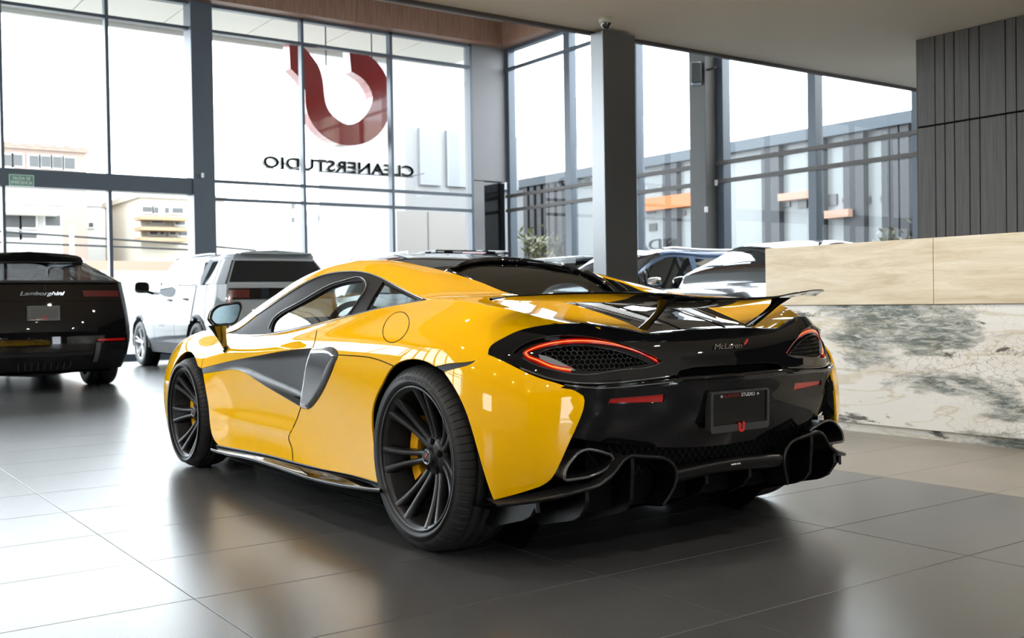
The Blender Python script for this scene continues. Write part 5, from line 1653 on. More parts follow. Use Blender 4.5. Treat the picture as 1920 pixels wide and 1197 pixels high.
class RoadCar:
    def __init__(self, root, L, W, H, zb, zh, wb, rover, slope, paint, R=.37, tw=.24, roofw=.70, hoodl=1.25, ws=.85, roof_drop=0.0, glass=None):
        """x from the rear bumper (0) to the front (L); rover: rear overhang; slope: run of the rear window; hoodl: bonnet length; ws: run of the windscreen"""
        self.root, self.L, self.W, self.H, self.R, self.tw = root, L, W, H, R, tw
        self.paint, self.glass = paint, glass or mat('car dark glass', (.010, .012, .013), .03, coat=1.0, spec=.6)
        self.xr, self.xf = rover, rover+wb
        h = W/2
        yk = np.array([.90, .97, 1.0, .93, roofw, roofw-.10, 0])*h
        zk = np.array([.24, .42, .72, zb, H-.12, H-.035, H])
        def st(x, ys=1.0, zs=None, dx=None, yo=None):
            y = (yk if yo is None else np.array(yo)*h)*ys
            z = (zk if zs is None else np.array(zs)).copy()
            X = np.full(7, x)+(0 if dx is None else np.array(dx))
            return np.stack([X, y, z], -1)
        xcow = L-hoodl; xtop = xcow-ws
        zd = np.array([.24, .42, .72, zb, H-.12-roof_drop, H-.035-roof_drop, H-roof_drop])
        hood = lambda d: [.24, .42, .72, zh-.10+d, zh-.02+d, zh+d, zh+.01+d]
        hy = [.90, .97, 1.0, .90, .74, .45, 0]
        C = [
            st(0, .90, zd, [.10, 0, .0, .07, slope+.04, slope+.02, slope]),
            st(.10, .965, zd, [.06, 0, .0, .06, slope+.05, slope+.04, slope+.02]),
            st(.45, .99, zd*.6+zk*.4, [0, 0, 0, .02, slope*.75+.02, slope*.75, slope*.75]),
            st(rover, 1.0, None, [0, 0, 0, 0, slope*.3, slope*.3, slope*.3]),
            st((rover+xtop)/2+.2, 1.0),
            st(xtop-.35, 1.0, [.24, .42, .72, zb-.02, H-.10, H-.025, H+.0]),
            st(xtop, 1.0, [.24, .42, .72, zb-.03, H-.13, H-.055, H-.03]),
            st((xtop+xcow-.10)/2, 1.0, [.24, .42, .72, zb-.04, (H-.13+zh+.10)/2+.015, (H-.055+zh+.12)/2+.02, (H-.03+zh+.13)/2+.022], yo=[.90, .97, 1.0, .93, (roofw+.86)/2, (roofw-.10+.6)/2, 0]),
            st(xcow-.10, 1.0, [.24, .42, .72, zb-.05, zh+.10, zh+.12, zh+.13], yo=[.90, .97, 1.0, .93, .86, .6, 0]),
            st(xcow+.12, 1.0, hood(.005), yo=hy),
            st(self.xf, 1.0, hood(-.02), yo=hy),
            st(L-.35, .97, hood(-.08), yo=hy),
            st(L-.06, .86, [.24, .42, .66, zh-.26, zh-.18, zh-.16, zh-.15], [-.06, .04, .03, -.0, -.06, -.08, -.1], yo=hy),
        ]
        self.C = np.array(C); self.n = len(C)
        # station parameter: mean x of the lower rows
        self.sx = self.C[:, 1:3, 0].mean(1)
        self.sp = Spline(self.sx)
        self.xtop, self.xcow = xtop, xcow
    def P(self, x, v):
        """points of the left side for arrays x (along the sill line) and v, as a grid"""
        rows = np.einsum('si,ikc->skc', self.sp.basis(x), self.C)
        return np.einsum('vk,skc->svc', car_rows(v), rows)
    def side(self, name, x0, x1, v0, v1, m, off=0.0, nx=24, nv=8, parent=None, both_=True, clip=None):
        X = np.linspace(x0, x1, nx); V = np.linspace(v0, v1, nv)
        G = self.P(X, V)
        if off:
            du = np.gradient(G, axis=0); dv = np.gradient(G, axis=1)
            n = np.cross(dv, du); n /= np.linalg.norm(n, axis=2)[..., None]+1e-9
            n *= np.where((n[..., 1]*1+n[..., 2]*.6) < 0, -1, 1)[..., None]
            G = G+n*off
        out = []
        for s in ((1, -1) if both_ else (1,)):
            mb = MB(); Q = G*[1, s, 1]
            keep = []
            for i in range(nx-1):
                for j in range(nv-1):
                    c = (Q[i, j]+Q[i+1, j+1])/2
                    if clip is not None and clip(c): continue
                    q = (i*nv+j, (i+1)*nv+j, (i+1)*nv+j+1, i*nv+j+1)
                    keep.append(q if s > 0 else q[::-1])
            mb.add(Q.reshape(-1, 3), keep, True)
            out.append(mb.build(name, m, parent or self.root))
        return out
    def rear(self, name, v0, v1, t0, t1, m, off=0.0, nv=8, nt=20, bulge=.07, parent=None):
        V = np.linspace(v0, v1, nv); T = np.linspace(t0, t1, nt)
        E = self.P(np.array([self.sx[0]]), V)[0]
        G = np.stack([E*[1, t, 1]-[bulge*(1-abs(t)**2.5)+off, 0, 0] for t in T], 1)
        return MB().grid(G, flip=False).build(name, m, parent or self.root)
    def front(self, name, v0, v1, t0, t1, m, off=0.0, nv=8, nt=20, bulge=.10):
        V = np.linspace(v0, v1, nv); T = np.linspace(t0, t1, nt)
        E = self.P(np.array([self.sx[-1]]), V)[0]
        G = np.stack([E*[1, t, 1]+[bulge*(1-abs(t)**2.5)+off, 0, 0] for t in T], 1)
        return MB().grid(G, flip=True).build(name, m, self.root)
    def arch(self, c):
        for xa in (self.xr, self.xf):
            if (c[0]-xa)**2+(c[2]-self.R)**2 < (self.R+.055)**2: return True
        return False
    def shell(self, clad, pillars, roofmat=None, wscr=True):
        g = self.glass; sx = self.sx
        self.side('body_side', sx[0], sx[-1], 0, 3, self.paint, nx=150, nv=26, clip=self.arch)
        self.side('lower_cladding', sx[0], sx[-1], 0, .95, clad, off=.004, nx=120, nv=7, clip=self.arch)
        self.side('side_window', sx[0], self.xcow-.16, 3.04, 3.96, g, nx=60, nv=5)
        for (a, b, m) in pillars: self.side('pillar', a, b, 3.0, 4.0, m, off=.006, nx=4, nv=5)
        self.side('roof', sx[0], self.xtop+.02, 4, 6, roofmat or self.paint, nx=60, nv=12)
        self.side('window_head', sx[0], self.xcow-.2, 3.93, 4.06, self.paint, off=.005, nx=50, nv=4)
        self.side('windscreen', self.xtop+.02, self.xcow-.10, 4.12, 6, g, nx=14, nv=12)
        self.side('windscreen_pillar', self.xtop-.02, self.xcow-.06, 3.9, 4.16, self.paint, off=.003, nx=14, nv=4)
        self.side('bonnet', self.xcow-.12, sx[-1], 3, 6, self.paint, nx=40, nv=18)
        self.front('front_end', 0, 6, 1, -1, self.paint, nv=22)
        MB().box(.25, self.L-.25, -self.W/2+.22, self.W/2-.22, .20, .70).build('underbody', M_VOID, self.root)
        for s in (1, -1):
            for xa in (self.xr, self.xf):
                T = np.linspace(-.12, math.pi+.12, 26); yo = self.W/2
                Rr = self.R+.06
                G = np.array([[(xa+(Rr+dr)*math.cos(t), s*(yo*np.interp(math.sin(t), [0, 1], [.965, .995])+dy), self.R+(Rr+dr)*math.sin(t)) for dr, dy in ((-.01, -.2), (-.01, .004), (.035, .012), (.055, -.012))] for t in T])
                MB().grid(G, flip=(s < 0)).build('wheel_arch', clad, self.root)
                MB().add([(xa+Rr*math.cos(t), s*(yo-.22), self.R+Rr*math.sin(t)) for t in np.linspace(0, 2*math.pi, 25)[:-1]], [tuple(range(24))]).build('arch_liner', M_VOID, self.root)
    def wheels(self, rim, spokes=5):
        R, tw = self.R, self.tw
        w = empty('wheel', (self.xr, self.W/2-tw/2-.01, R), parent=self.root)
        rr_ = R*.68; hw = tw/2
        lathe(MB(), [(rr_-.01, hw-.02), (rr_+.01, hw), (R-.03, hw), (R-.008, hw-.02), (R, hw-.04), (R, 0), (R, -hw+.04), (R-.008, -hw+.02), (R-.03, -hw), (rr_, -hw)], 48).build('tyre', M_TYRE, w)
        lathe(MB(), [(rr_, hw-.01), (rr_-.02, hw-.02), (rr_-.035, hw-.08), (rr_-.035, -hw)], 40).build('rim', rim, w)
        mb = MB()
        for k in range(spokes*2):
            a = 2*math.pi*(k//2)/spokes+(.16 if k % 2 else -.16)+.3
            e = np.array([math.cos(a), 0, math.sin(a)])
            mb.tube([e*.06+[0, hw-.05, 0], e*rr_*.6+[0, hw-.035, 0], e*(rr_-.01)+[0, hw-.02, 0]], [.03, .022, .024], 6)
        lathe(mb, [(0, hw-.03), (.05, hw-.03), (.07, hw-.06), (.07, -.02)], 20)
        mb.build('spokes', rim, w)
        lathe(MB(), [(.0, -.01), (R*.5, -.01), (R*.5, -.04)], 30).build('brake_disc', M_DISC, w)
        for x, s in ((self.xr, -1), (self.xf, 1), (self.xf, -1)):
            c = copy_tree(w, self.root); c.location = (x, s*(self.W/2-tw/2-.01), R)
            if s < 0: c.rotation_euler = (0, 0, math.pi)
    def mirror(self, m, x, z, st=.10):
        for s in (1, -1):
            y0 = self.W/2*.93
            q = np.array([[(x+.07*math.cos(a)*k-.02, s*(y0+st+.09+.0), z+.0) for a in (0,)] for k in (1,)])
            mb = MB()
            secs = []
            for t in np.linspace(0, 1, 6):
                sc_ = math.sqrt(max(.02, 1-(t*1.0)**2.5))
                secs.append([(x-.06+.15*t, s*(y0+st+.09+.11*sc_*math.copysign(abs(math.cos(a))**.6, math.cos(a))), z+.085*sc_*math.copysign(abs(math.sin(a))**.6, math.sin(a))) for a in np.linspace(0, 2*math.pi, 21)[:-1]])
            mb.grid(np.array(secs), closed_v=True); mb.add(secs[0], [tuple(range(20))])
            mb.build('door_mirror', m, self.root)
            MB().tube([(x+.02, s*(y0-.03), z-.10), (x+.02, s*(y0+st), z-.06)], .022, 8).build('mirror_arm', M_DARK, self.root)

# --- white crossover, nose to the front windows
M_WPAINT = mat('white paint', (.35, .37, .39), .4, coat=.7, spec=0)
M_GREYPLA = mat('grey cladding', (.075, .08, .085), .5)
r = empty('crossover', (10.15, -2.87, 0)); tag(r, 'white crossover with dark tailgate and roof rails parked at the front windows', 'car')
c = RoadCar(r, 4.62, 1.84, 1.70, 1.23, 1.12, 2.73, .92, .26, M_WPAINT, R=.36, roofw=.70, ws=.75, hoodl=1.15)
c.shell(M_GREYPLA, [(.02, .42, M_WPAINT), (.80, 1.02, M_WPAINT), (1.78, 1.90, M_BLK)])
c.rear('rear_bumper', 0, 1.6, 1, -1, M_WPAINT, off=.03); c.rear('bumper_cladding', 0, .8, .96, -.96, M_GREYPLA, off=.045)
c.rear('tailgate', 1.6, 3.0, 1, -1, M_WPAINT); c.rear('rear_window', 3.08, 3.92, .97, -.97, M_BLK, off=.004)
c.rear('rear_window_frame', 3.0, 4.05, 1, -1, M_WPAINT, off=-.004)
c.rear('roof_rear_edge', 4.0, 6, 1, -1, M_WPAINT, bulge=.02)
c.rear('tailgate_band', 2.62, 2.90, .97, -.97, M_BLK, off=.008)
M_TAILD = mat('dark tail lens', (.10, .008, .010), .12, coat=1.0)
for s in (1, -1):
    c.rear('tail_lamp', 2.66, 2.86, .99*s, .62*s, M_TAILD, off=.014, nt=8)
    c.rear('tail_lamp_leg', 1.85, 2.7, .99*s, .90*s, M_TAILD, off=.014, nt=5)
E_ = c.P(np.array([c.sx[0]]), np.array([4.0, 4.3]))[0]
MB().box(E_[0, 0]-.10, E_[0, 0]+.12, -.52, .52, c.H-.062, c.H-.034, .012).build('roof_spoiler', M_WPAINT, r)
for s in (1, -1):
    X = np.linspace(.75, 2.6, 14)
    Pp = c.P(X, np.array([4.6]))[:, 0]*[1, s, 1]+np.stack([0*X, 0*X, .045*np.sin(np.linspace(.35, math.pi-.2, 14))**.5], -1)
    MB().tube(Pp, .018, 8).build('roof_rail', mat('rail satin', (.30, .32, .34), .35, metal=.6), r)
    for xx in (2.30, 3.05): c.side('door_handle', xx-.09+(-.9), xx+.07-.9, 2.62, 2.68, M_GREYPLA, off=.02, nx=5, nv=3)
MB().add([(1.05, 0, 1.70), (1.25, .015, 1.70), (1.25, -.015, 1.70), (1.05, 0, 1.77)], [(0, 1, 3), (0, 3, 2), (1, 2, 3)]).build('roof_fin', M_GREYPLA, r)
MB().tube([(.06, .0, 1.28), (.10, -.30, 1.31)], .012, 6).build('rear_wiper', M_DARK, r)
c.wheels(mat('alloy silver', (.45, .46, .47), .35, metal=.8)); c.mirror(M_BLK, 3.05, 1.24)
for a in (1.86, 2.86): c.side('door_seam', a, a+.008, .9, 3.0, M_DARK, off=.002, nx=2, nv=20)
place_text(MB(), 'TRAVERSE', (2.45, .918, .66), (-1, 0, 0), (0, 0, 1), width=.30, height=.035, extrude=.004).build('door_badge', M_GREYPLA, r)

# --- black coupe SUV seen from behind
r = empty('coupe_suv', (9.12, .42, 0)); tag(r, 'black coupe SUV seen from behind beside the white crossover', 'car')
M_BPAINT = mat('black paint', (.005, .005, .006), .3, coat=1.0, spec=0.0)
c = RoadCar(r, 5.1, 2.0, 1.60, 1.235, 1.10, 3.0, 1.0, .62, M_BPAINT, R=.385, tw=.32, roofw=.66, ws=.85, hoodl=1.35, glass=thin_glass('suv tinted glass', (.30, .31, .32), ior=1.5))
c.shell(M_BLK, [(.02, .65, M_BPAINT), (2.1, 2.22, M_BLK)])
c.rear('rear_bumper', 0, 1.75, 1, -1, M_BLK, off=.05); c.rear('tailgate', 1.7, 3.0, 1, -1, M_BPAINT, off=.01)
c.rear('window_surround', 3.0, 3.08, 1, -1, M_BPAINT); c.rear('window_surround', 3.90, 4.05, 1, -1, M_BPAINT)
for s in (1, -1): c.rear('window_surround', 3.0, 4.0, 1.0*s, .93*s, M_BPAINT, nt=5)
c.rear('rear_window', 3.08, 3.90, .93, -.93, thin_glass('suv tinted glass', (.30, .31, .32), ior=1.5), off=.004)
c.rear('roof_rear_edge', 4.0, 6, 1, -1, M_BPAINT, bulge=.02)
c.rear('spoiler_lip', 2.98, 3.07, 1, -1, M_BPAINT, off=.06, nv=3)
E_ = c.P(np.array([c.sx[0]]), np.array([3.95]))[0]
MB().box(E_[0, 0]-.17, E_[0, 0]+.02, -.56, .56, 1.462, 1.478, .007).build('roof_spoiler', M_BPAINT, r)
c.rear('tail_panel', 2.62, 2.88, .98, -.98, M_BLK, off=.02)
for s in (1, -1):
    c.rear('tail_lamp', 2.70, 2.82, .97*s, .50*s, M_TAILD, off=.03, nt=10)
    c.rear('reflector', 1.56, 1.64, .96*s, .62*s, M_RED, off=.075, nt=8)
    for k in (0, 1):
        lathe(MB(), [(.040, 0), (.048, 0), (.048, .10), (.036, .10), (.036, .02), (.0, .05)], 20, axis=0).xf(lambda p: p+np.array([.0, s*(.70+k*.115), .40])).build('exhaust_tip', M_BLK, r)
    c.rear('bumper_fin', .5, 1.5, .66*s, .60*s, M_GREYGLOSS, off=.07, nt=3)
c.rear('bumper_grille', .95, 1.12, .58, -.58, M_DARK, off=.062)
for k in range(-4, 5): c.rear('diffuser_vane', .12, .62, .08*k+.005, .08*k-.005, M_GREYGLOSS, off=.07, nt=2)
pc2 = empty('number_plate', (0, 0, 0), parent=r)
E_ = c.P(np.array([c.sx[0]]), np.array([2.1]))[0, 0]
xx = E_[0]-.105
MB().box(xx-.01, xx+.02, -.17, .17, .80, .97, .008).build('plate_frame', M_GREYGLOSS, pc2)
MB().box(xx-.014, xx-.009, -.15, .15, .83, .955).build('plate_face', mat('plate grey', (.07, .07, .07), .3), pc2)
ring_mark(MB(), (xx-.016, -.005, .838), (0, -1, 0), (0, 0, 1), .035, .035, .003, (-1, 0, 0)).build('plate_emblem', M_REDP, pc2)
El = c.P(np.array([c.sx[0]]), np.array([2.76]))[0, 0]
place_text(MB(), 'Lamborghini', (El[0]-.106, 0, El[2]), (0, -1, 0), (0, 0, 1), width=.46, height=.055, extrude=.004, shear=.35).build('tailgate_lettering', M_CHROME, r)
MB().add([(1.0, .01, 1.59), (1.14, .012, 1.59), (1.14, -.012, 1.59), (1.0, 0, 1.66)], [(0, 1, 3), (0, 3, 2), (1, 2, 3)]).build('roof_fin', M_BPAINT, r)
MB().tube([(.5, -.5, .26), (.5, 0, .22), (.5, .5, .26)], .07, 10).build('exhaust_box', mat('exhaust steel', (.22, .20, .17), .45, metal=.7), r)
MB().tube([(1.0, -.75, .385), (1.0, .75, .385)], .05, 10).build('rear_axle', M_DARK, r)
c.wheels(mat('dark alloy', (.05, .05, .052), .35, metal=.5)); c.mirror(M_BLK, 3.4, 1.15)

# --- silver SUV with a dark roof spoiler behind the yellow roof
r = empty('silver_suv', (10.0, -5.85, 0)); tag(r, 'silver SUV with dark roof spoiler parked behind the yellow roof', 'car')
M_SPAINT = mat('silver paint', (.52, .55, .58), .25, metal=.6, coat=1.0)
c = RoadCar(r, 4.75, 1.9, 1.74, 1.08, 1.06, 2.8, .95, .18, M_SPAINT, R=.37, roofw=.74)
c.shell(M_GREYPLA, [(.02, .25, M_BLK), (.85, 1.0, M_BLK), (1.9, 2.0, M_BLK)])
c.rear('rear_bumper', 0, 1.6, 1, -1, M_SPAINT, off=.03); c.rear('tailgate', 1.6, 3.0, 1, -1, M_SPAINT); c.rear('rear_window', 3.0, 4.0, 1, -1, M_BLK); c.rear('roof_rear_edge', 4.0, 6, 1, -1, M_SPAINT, bulge=.02)
E_ = c.P(np.array([c.sx[0]]), np.array([4.0]))[0]
MB().box(E_[0, 0]-.28, E_[0, 0]+.2, -.66, .66, 1.665, 1.725, .02).build('roof_spoiler', M_BLK, r)
MB().box(E_[0, 0]-.285, E_[0, 0]-.27, -.2, .2, 1.675, 1.695).build('brake_light', M_RED, r)
for s in (1, -1):
    c.rear('tail_lamp', 2.3, 2.9, .98*s, .7*s, M_RED, off=.012, nt=6)
    X = np.linspace(.7, 2.7, 12); MB().tube(c.P(X, np.array([4.7]))[:, 0]*[1, s, 1]+[0, 0, .04], .018, 8).build('roof_rail', M_CHROME, r)
c.wheels(mat('alloy silver', (.45, .46, .47), .35, metal=.8)); c.mirror(M_BLK, 3.1, 1.12)

# --- white SUV with dark glass near the corner
r = empty('white_suv', (10.1, -8.75, 0)); tag(r, 'white SUV parked in the corner, left of the free-standing column', 'car')
c = RoadCar(r, 4.7, 1.86, 1.72, 1.06, 1.05, 2.8, .92, .16, M_WPAINT, R=.37, roofw=.75)
c.shell(M_GREYPLA, [(.35, .85, M_WPAINT), (1.9, 2.0, M_BLK)])
c.rear('rear_bumper', 0, 1.6, 1, -1, M_WPAINT, off=.03); c.rear('tailgate', 1.6, 3.0, 1, -1, M_WPAINT); c.rear('rear_window', 3.0, 4.0, 1, -1, M_BLK); c.rear('roof_rear_edge', 4.0, 6, 1, -1, M_WPAINT, bulge=.02)
for s in (1, -1): c.rear('tail_lamp', 2.4, 3.3, .99*s, .86*s, M_RED, off=.014, nt=5)
E_ = c.P(np.array([c.sx[0]]), np.array([4.0]))[0]
MB().box(E_[0, 0]-.2, E_[0, 0]+.2, -.62, .62, 1.63, 1.68, .02).build('roof_spoiler', M_WPAINT, r)
c.wheels(mat('alloy silver', (.45, .46, .47), .35, metal=.8)); c.mirror(M_BLK, 3.1, 1.12)

# --- slate crossover facing out from the side windows
r = empty('slate_suv', (5.55, -9.75, 0), math.radians(97)); tag(r, 'dark slate SUV facing out of the side windows behind the counter', 'car')
M_SLATE = mat('slate paint', (.065, .09, .11), .22, metal=.35, coat=1.0)
M_WSCR = thin_glass('windscreen glass', (.42, .50, .53), ior=1.6)
c = RoadCar(r, 4.7, 1.9, 1.64, 1.06, 1.10, 2.8, .92, .25, M_SLATE, R=.37, roofw=.74, ws=.95, hoodl=1.25)
c.shell(M_GREYPLA, [(.35, .8, M_SLATE), (1.9, 2.0, M_BLK)])
for s in (1, -1):
    c.front('headlamp', 2.5, 3.0, .95*s, .55*s, mat('headlamp glass', (.4, .45, .5), .1, coat=1), off=.01, nt=6)
c.front('grille', 1.2, 2.6, .5, -.5, M_BLK, off=.012)
c.rear('rear_end', 0, 6, 1, -1, M_SLATE)
MB().box(3.42, 3.46, -.72, .72, 1.10, 1.13).build('wiper_cowl', M_DARK, r)
c.wheels(mat('alloy silver', (.45, .46, .47), .35, metal=.8)); c.mirror(M_BLK, 3.1, 1.14)
# --- blue SUV beyond it
r = empty('blue_suv', (8.35, -10.1, 0), math.radians(90)); tag(r, 'blue SUV facing out of the side windows just right of the column', 'car')
M_BLUE = mat('blue paint', (.10, .17, .30), .2, metal=.4, coat=1.0)
c = RoadCar(r, 4.65, 1.88, 1.68, 1.10, 1.10, 2.75, .9, .2, M_BLUE, R=.37, roofw=.76, ws=.85)
c.shell(M_GREYPLA, [(.35, .8, M_BLUE), (1.9, 2.02, M_BLUE)])
for s in (1, -1):
    c.front('headlamp', 2.5, 3.0, .95*s, .55*s, mat('headlamp glass', (.4, .45, .5), .1, coat=1), off=.01, nt=6)
    X = np.linspace(.7, 2.5, 12); MB().tube(c.P(X, np.array([4.7]))[:, 0]*[1, s, 1]+[0, 0, .04], .018, 8).build('roof_rail', M_CHROME, r)
c.front('grille', 1.2, 2.6, .5, -.5, M_BLK, off=.012)
c.rear('rear_end', 0, 6, 1, -1, M_BLUE)
c.wheels(mat('alloy silver', (.45, .46, .47), .35, metal=.8)); c.mirror(M_CHROME, 3.05, 1.16)
# ------------------------------------------------------------------ outside
M_PAVE = mat('pavement', (.42, .42, .40), .8)
gr = MB().box(15.62, 120, -90, 60, -.4, -.12).build('ground_street', M_PAVE); tag(gr, kind='structure')
gr2 = MB().box(-30, 15.62, -90, -10.6, -.4, -.12).build('ground_side', M_PAVE); tag(gr2, kind='structure')
gr3 = MB().box(-30, 15.62, 9.1, 60, -.4, -.12).build('ground_left', M_PAVE); tag(gr3, kind='structure')
M_WALLW = mat('white render', (.44, .435, .42), .8)
M_WALLP = mat('pink render', (.26, .195, .16), .8)
M_WALLG = mat('grey render', (.5, .52, .54), .8)
M_WIN = mat('far window', (.05, .052, .052), .3)
M_TERRA = mat('terracotta', (.33, .20, .15), .8)
def building(name, label, x, y0, y1, z1, m, wins, d=8, z0=-.12, extra=None):
    """a house whose front faces the showroom (towards -x); wins: (y, z, w, h) in the front"""
    r = empty(name, (x, 0, z0))
    MB().box(0, d, y0, y1, 0, z1-z0).build('house_wall', m, r)
    MB().box(-.15, d+.1, y0-.12, y1+.12, z1-z0, z1-z0+.25).build('parapet', m, r)
    for (y, z, w, h) in wins:
        f = MB().box(-.08, .02, y-w/2-.08, y+w/2+.08, z-h/2-.08-z0, z+h/2+.08-z0).build('window', M_WALLW, r)
        MB().box(-.10, -.07, y-w/2, y+w/2, z-h/2-z0, z+h/2-z0).build('pane', M_WIN, f)
    tag(r, label, 'building')
    return r
def wpx(x, pts):
    """windows from photo boxes (x0, y0, x1, y1) on the plane at distance x"""
    out = []
    for a, b, c_, d in pts:
        p, q = on_plane(a, b, 0, x), on_plane(c_, d, 0, x)
        out.append(((p[1]+q[1])/2, (p[2]+q[2])/2, abs(p[1]-q[1]), abs(p[2]-q[2])))
    return out
x = 46.0
w = wpx(x, [(3, 290, 22, 312), (24, 290, 42, 312), (54, 292, 72, 314), (76, 293, 94, 314), (98, 294, 116, 316), (120, 296, 140, 318)])
yA, yB = on_plane(-60, 300, 0, x)[1], on_plane(161, 300, 0, x)[1]
b = building('apartment_block', 'pale pink apartment block with a row of tall windows beyond the beam', x, yB, yA, on_plane(80, 282, 0, x)[2], M_WALLP, w)
for k in range(9):
    yy = yB+(yA-yB)*k/8
    MB().box(-.5, -.35, yy-.12, yy+.12, 10.0, on_plane(80, 280, 0, x)[2]+.2).build('facade_post', M_WALLW, b)
x = 38.0
w = wpx(x, [(7, 399, 36, 427), (39, 399, 66, 427), (6, 437, 36, 446), (40, 437, 68, 447), (84, 402, 112, 424)])
yA, yB = on_plane(-80, 400, 0, x)[1], on_plane(116, 400, 0, x)[1]
b = building('white_house', 'white house with a wide shuttered window below the green canopy', x, yB, yA, on_plane(60, 384, 0, x)[2], M_WALLW, w, d=6)
p0, p1 = on_plane(0, 389, 0, x-.6), on_plane(110, 393, 0, x-.6)
MB().box(-.9, 0, p1[1], p0[1], p0[2]-.1, p0[2]+.05).build('awning', mat('awning grey', (.45, .43, .38), .7), b)
x = 52.0
w = wpx(x, [(166, 418, 174, 426), (206, 416, 212, 424), (226, 416, 230, 426), (231, 417, 240, 440), (244, 417, 250, 426)])
b = building('plain_house', 'plain white house with small windows in the middle distance', x, on_plane(262, 400, 0, x)[1], on_plane(120, 400, 0, x)[1], on_plane(200, 388, 0, x)[2], M_WALLW, w)
x = 44.0
w = wpx(x, [(266, 388, 284, 398), (288, 389, 296, 400), (308, 390, 316, 400), (322, 390, 342, 400), (284, 410, 304, 418), (328, 412, 346, 422), (280, 430, 294, 440), (300, 430, 306, 440), (318, 430, 328, 440), (334, 430, 350, 442)])
b = building('flats', 'cream flats with rows of windows and balconies beside the wide post', x, on_plane(420, 400, 0, x)[1], on_plane(264, 400, 0, x)[1], on_plane(300, 372, 0, x)[2], mat('cream render', (.36, .33, .27), .8), w, d=6)
for yy in (404, 424, 444):
    p0, p1 = on_plane(264, yy, 0, x-1), on_plane(352, yy+3, 0, x-1)
    MB().box(-1.0, 0, p1[1], p0[1], p0[2]-.05, p0[2]+.10).build('balcony_slab', mat('balcony edge', (.26, .17, .10), .7), b)
b = building('far_white_block', 'far white block seen through the middle bays', 60.0, on_plane(760, 400, 0, 60)[1], on_plane(430, 400, 0, 60)[1], on_plane(600, 402, 0, 60)[2], M_WALLW, wpx(60.0, [(545, 380, 552, 392), (545, 408, 552, 418), (604, 434, 612, 442), (654, 438, 662, 444), (690, 436, 698, 444)]))
# pale tower behind the last bay, at the corner
x = 22.0
tw_ = empty('corner_block', (x, 0, -.12))
yA, yB = on_plane(742, 300, 0, x)[1], on_plane(900, 300, 0, x)[1]
MB().box(0, 6, yB, yA, 0, 3.6).build('lower_cladding', mat('cladding cream', (.21, .195, .18), .6), tw_)
MB().box(.4, 6, yB, yA-.5, 3.6, 9.5).build('upper_wall', mat('block grey', (.19, .19, .19), .6), tw_)
for k in range(4):
    MB().box(.30, .42, yA-1.3-k*.9-.35, yA-1.3-k*.9+.35, 4.4, 6.0).build('window', mat('block glass', (.165, .175, .185), .5), tw_)
    MB().box(-.02, 0, yA-1.0-k*1.3, yA-.985-k*1.3, 0, 3.6).build('cladding_joint', M_GREYPLA, tw_)
tag(tw_, 'pale grey clad block just outside the last front bay', 'building')
# street: wall with plants, kerb lines, cables
mb = MB().box(30, 30.6, on_plane(420, 500, 0, 30)[1], on_plane(180, 500, 0, 30)[1], -.12, on_plane(280, 508, 0, 30)[2])
o = mb.build('garden_wall', mat('garden stone', (.34, .33, .28), .9, bump=1.0, bscale=6)); tag(o, 'rough stone garden wall across the street', 'wall')
o = MB().box(33, 33.4, on_plane(380, 490, 0, 33)[1], on_plane(150, 490, 0, 33)[1], -.12, on_plane(280, 490, 0, 33)[2]).build('rust_fence', M_TERRA); tag(o, 'rust coloured fence rail above the garden wall', 'fence')
def cable(name, pts, x, label):
    P = np.array([on_plane(a, b, 0, x) for a, b in pts])
    o = MB().tube(curve(P, 16), .03, 5).build(name, M_DARK); tag(o, label, 'cable')
cable('overhead_cable', [(-60, 430), (0, 434.5), (70, 439), (200, 448), (360, 459), (480, 470)], 28.0, 'dark overhead cable crossing the street at house level')
cable('overhead_cable', [(-60, 452), (60, 457), (200, 462), (380, 470)], 29.5, 'lower overhead cable sagging along the street')
for (a, bpx) in ((137, 'thin street pole behind the black car'),):
    p = on_plane(a, 560, 0, 27.0); t = on_plane(a, 424, 0, 27.0)
    o = MB().tube([(27.0, p[1], -.12), (27.0, p[1], t[2])], .06, 8).build('street_pole', mat('pole grey', (.5, .5, .48), .7)); tag(o, bpx, 'pole')
# neighbouring building along the side windows; reflections in its glass built as solid parts
YN = -17.5
zt_ = on_plane(1357, 272, 1, YN)[2]
nb = empty('neighbour_building', (0, YN, -.12))
MB().box(-6, 40, -6, 0, 0, zt_).build('neighbour_wall', mat('neighbour pale', (.185, .20, .205), .35), nb)
MB().box(-6, 40, -.1, .25, zt_-.15, zt_+.12).build('parapet', mat('parapet slate', (.045, .058, .072), .5), nb)
M_SLAT = mat('slate post', (.028, .030, .034), .5)
for pxs in (988, 1000, 1013, 1026, 1038, 1052, 1259, 1448, 1540, 1604, 1665, 1680, 1700):  # mullions and houses mirrored in the facade, modelled as posts, bands and windows
    xx = on_plane(pxs, 350, 1, YN+.1)[0]
    wd = .55 if pxs in (1259, 1448, 1604) else .22
    MB().box(xx-wd/2, xx+wd/2, 0, .18, 0, zt_+.05).build('facade_post', M_SLAT, nb)
for za, zb_, col in ((1.55, 2.0, M_SLAT), (.2, .5, M_SLAT)):
    MB().box(-6, 12, .0, .22, za, zb_).build('reflected_band', col, nb)
MB().box(on_plane(1318, 380, 1, YN+.2)[0], on_plane(1200, 380, 1, YN+.2)[0], .0, .3, on_plane(1250, 392, 1, YN+.2)[2]+.12, on_plane(1250, 368, 1, YN+.2)[2]+.12).build('orange_fascia', mat('orange panel', (.36, .10, .025), .5), nb)
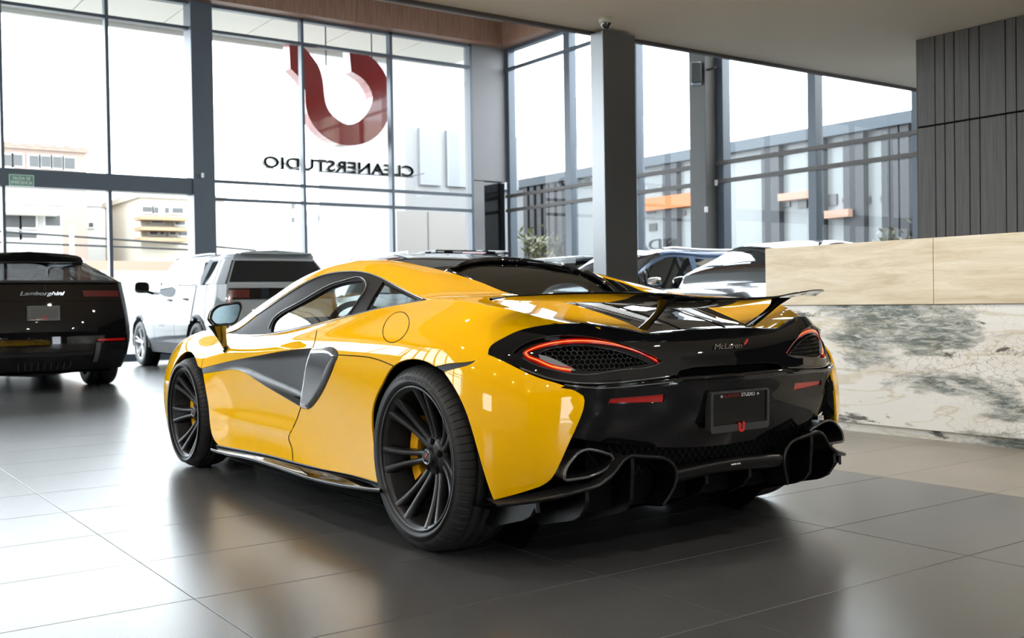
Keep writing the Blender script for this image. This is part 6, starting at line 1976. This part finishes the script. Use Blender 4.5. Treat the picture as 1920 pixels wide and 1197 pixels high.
for (a, b_, c_, d) in ((1460, 372, 1480, 388), (1495, 372, 1512, 390), (1545, 366, 1568, 384), (1578, 372, 1584, 380), (1612, 370, 1632, 382), (1650, 368, 1657, 378), (1212, 392, 1228, 400), (1216, 420, 1230, 432), (1270, 396, 1284, 404)):
    p, q = on_plane(a, b_, 1, YN+.05), on_plane(c_, d, 1, YN+.05)
    MB().box(min(p[0], q[0]), max(p[0], q[0]), -.02, .04, min(p[2], q[2])+.12, max(p[2], q[2])+.12).build('window', M_WIN, nb)
for (a, b_, c_, d) in ((1458, 364, 1516, 371), (1543, 396, 1590, 406)):
    p, q = on_plane(a, b_, 1, YN+.35), on_plane(c_, d, 1, YN+.35)
    MB().box(min(p[0], q[0]), max(p[0], q[0]), 0, .35, min(p[2], q[2])+.12, max(p[2], q[2])+.12).build('tiled_canopy', M_TERRA, nb)
place_text(MB(), 'SIDA', on_plane(1228, 459, 1, YN+.26)-np.array([0, YN, -.12]), (1, 0, 0), (0, 0, 1), width=1.6, height=.30, extrude=.03).build('reflected_lettering', M_SLAT, nb)  # a sign's reflection, modelled as solid letters
tag(nb, 'pale neighbouring building with reflections built as dark posts beyond the side windows', 'building')
# shrubs outside the side windows
random.seed(4)
def shrub(px_, py_, y, h, w, label, col, n=46):
    base = on_plane(px_, py_, 1, y)
    r = empty('shrub', (base[0], y, base[2]-h))
    mb = MB(); lf = MB()
    for i in range(n):
        a = random.uniform(0, 2*math.pi); t = random.uniform(.35, 1)
        tip = np.array([math.cos(a)*w*random.uniform(.2, 1), math.sin(a)*w*random.uniform(.2, 1), h*t])
        if i % 4 == 0: mb.tube([(0, 0, 0), tip*.5+[0, 0, .1*h], tip], [.012, .008, .004], 5)
        for k in range(4):
            d = np.array([random.uniform(-1, 1), random.uniform(-1, 1), random.uniform(.1, 1)]); d /= np.linalg.norm(d)
            s = np.cross(d, [random.uniform(-1, 1), random.uniform(-1, 1), .3]); s /= np.linalg.norm(s)+1e-9
            c0 = tip*random.uniform(.55, 1); l = h*.16
            lf.add([c0, c0+d*l*.5+s*l*.16, c0+d*l, c0+d*l*.5-s*l*.16], [(0, 1, 2, 3)])
    mb.build('stems', mat('bark', (.10, .07, .05), .9), r)
    o = lf.build('leaves', col, r); o['kind'] = 'stuff'
    MB().box(-.25, .25, -.25, .25, -(base[2]-h)-.12, .02, .02).build('planter', M_GREYPLA, r)
    tag(r, label, 'plant')
M_LEAF1 = mat('yellow green leaf', (.07, .07, .022), .5); M_LEAF2 = mat('dark leaf', (.018, .021, .014), .5)
shrub(1010, 425, -12.2, 1.3, .55, 'yellow-green shrub outside the side windows near the corner', M_LEAF1)
shrub(1060, 428, -12.0, 1.2, .45, 'dark leafy shrub outside, just left of the column', M_LEAF2, 26)
shrub(1676, 412, -12.2, 1.0, .40, 'small yellow-green shrub outside near the plank wall', M_LEAF1, 26)
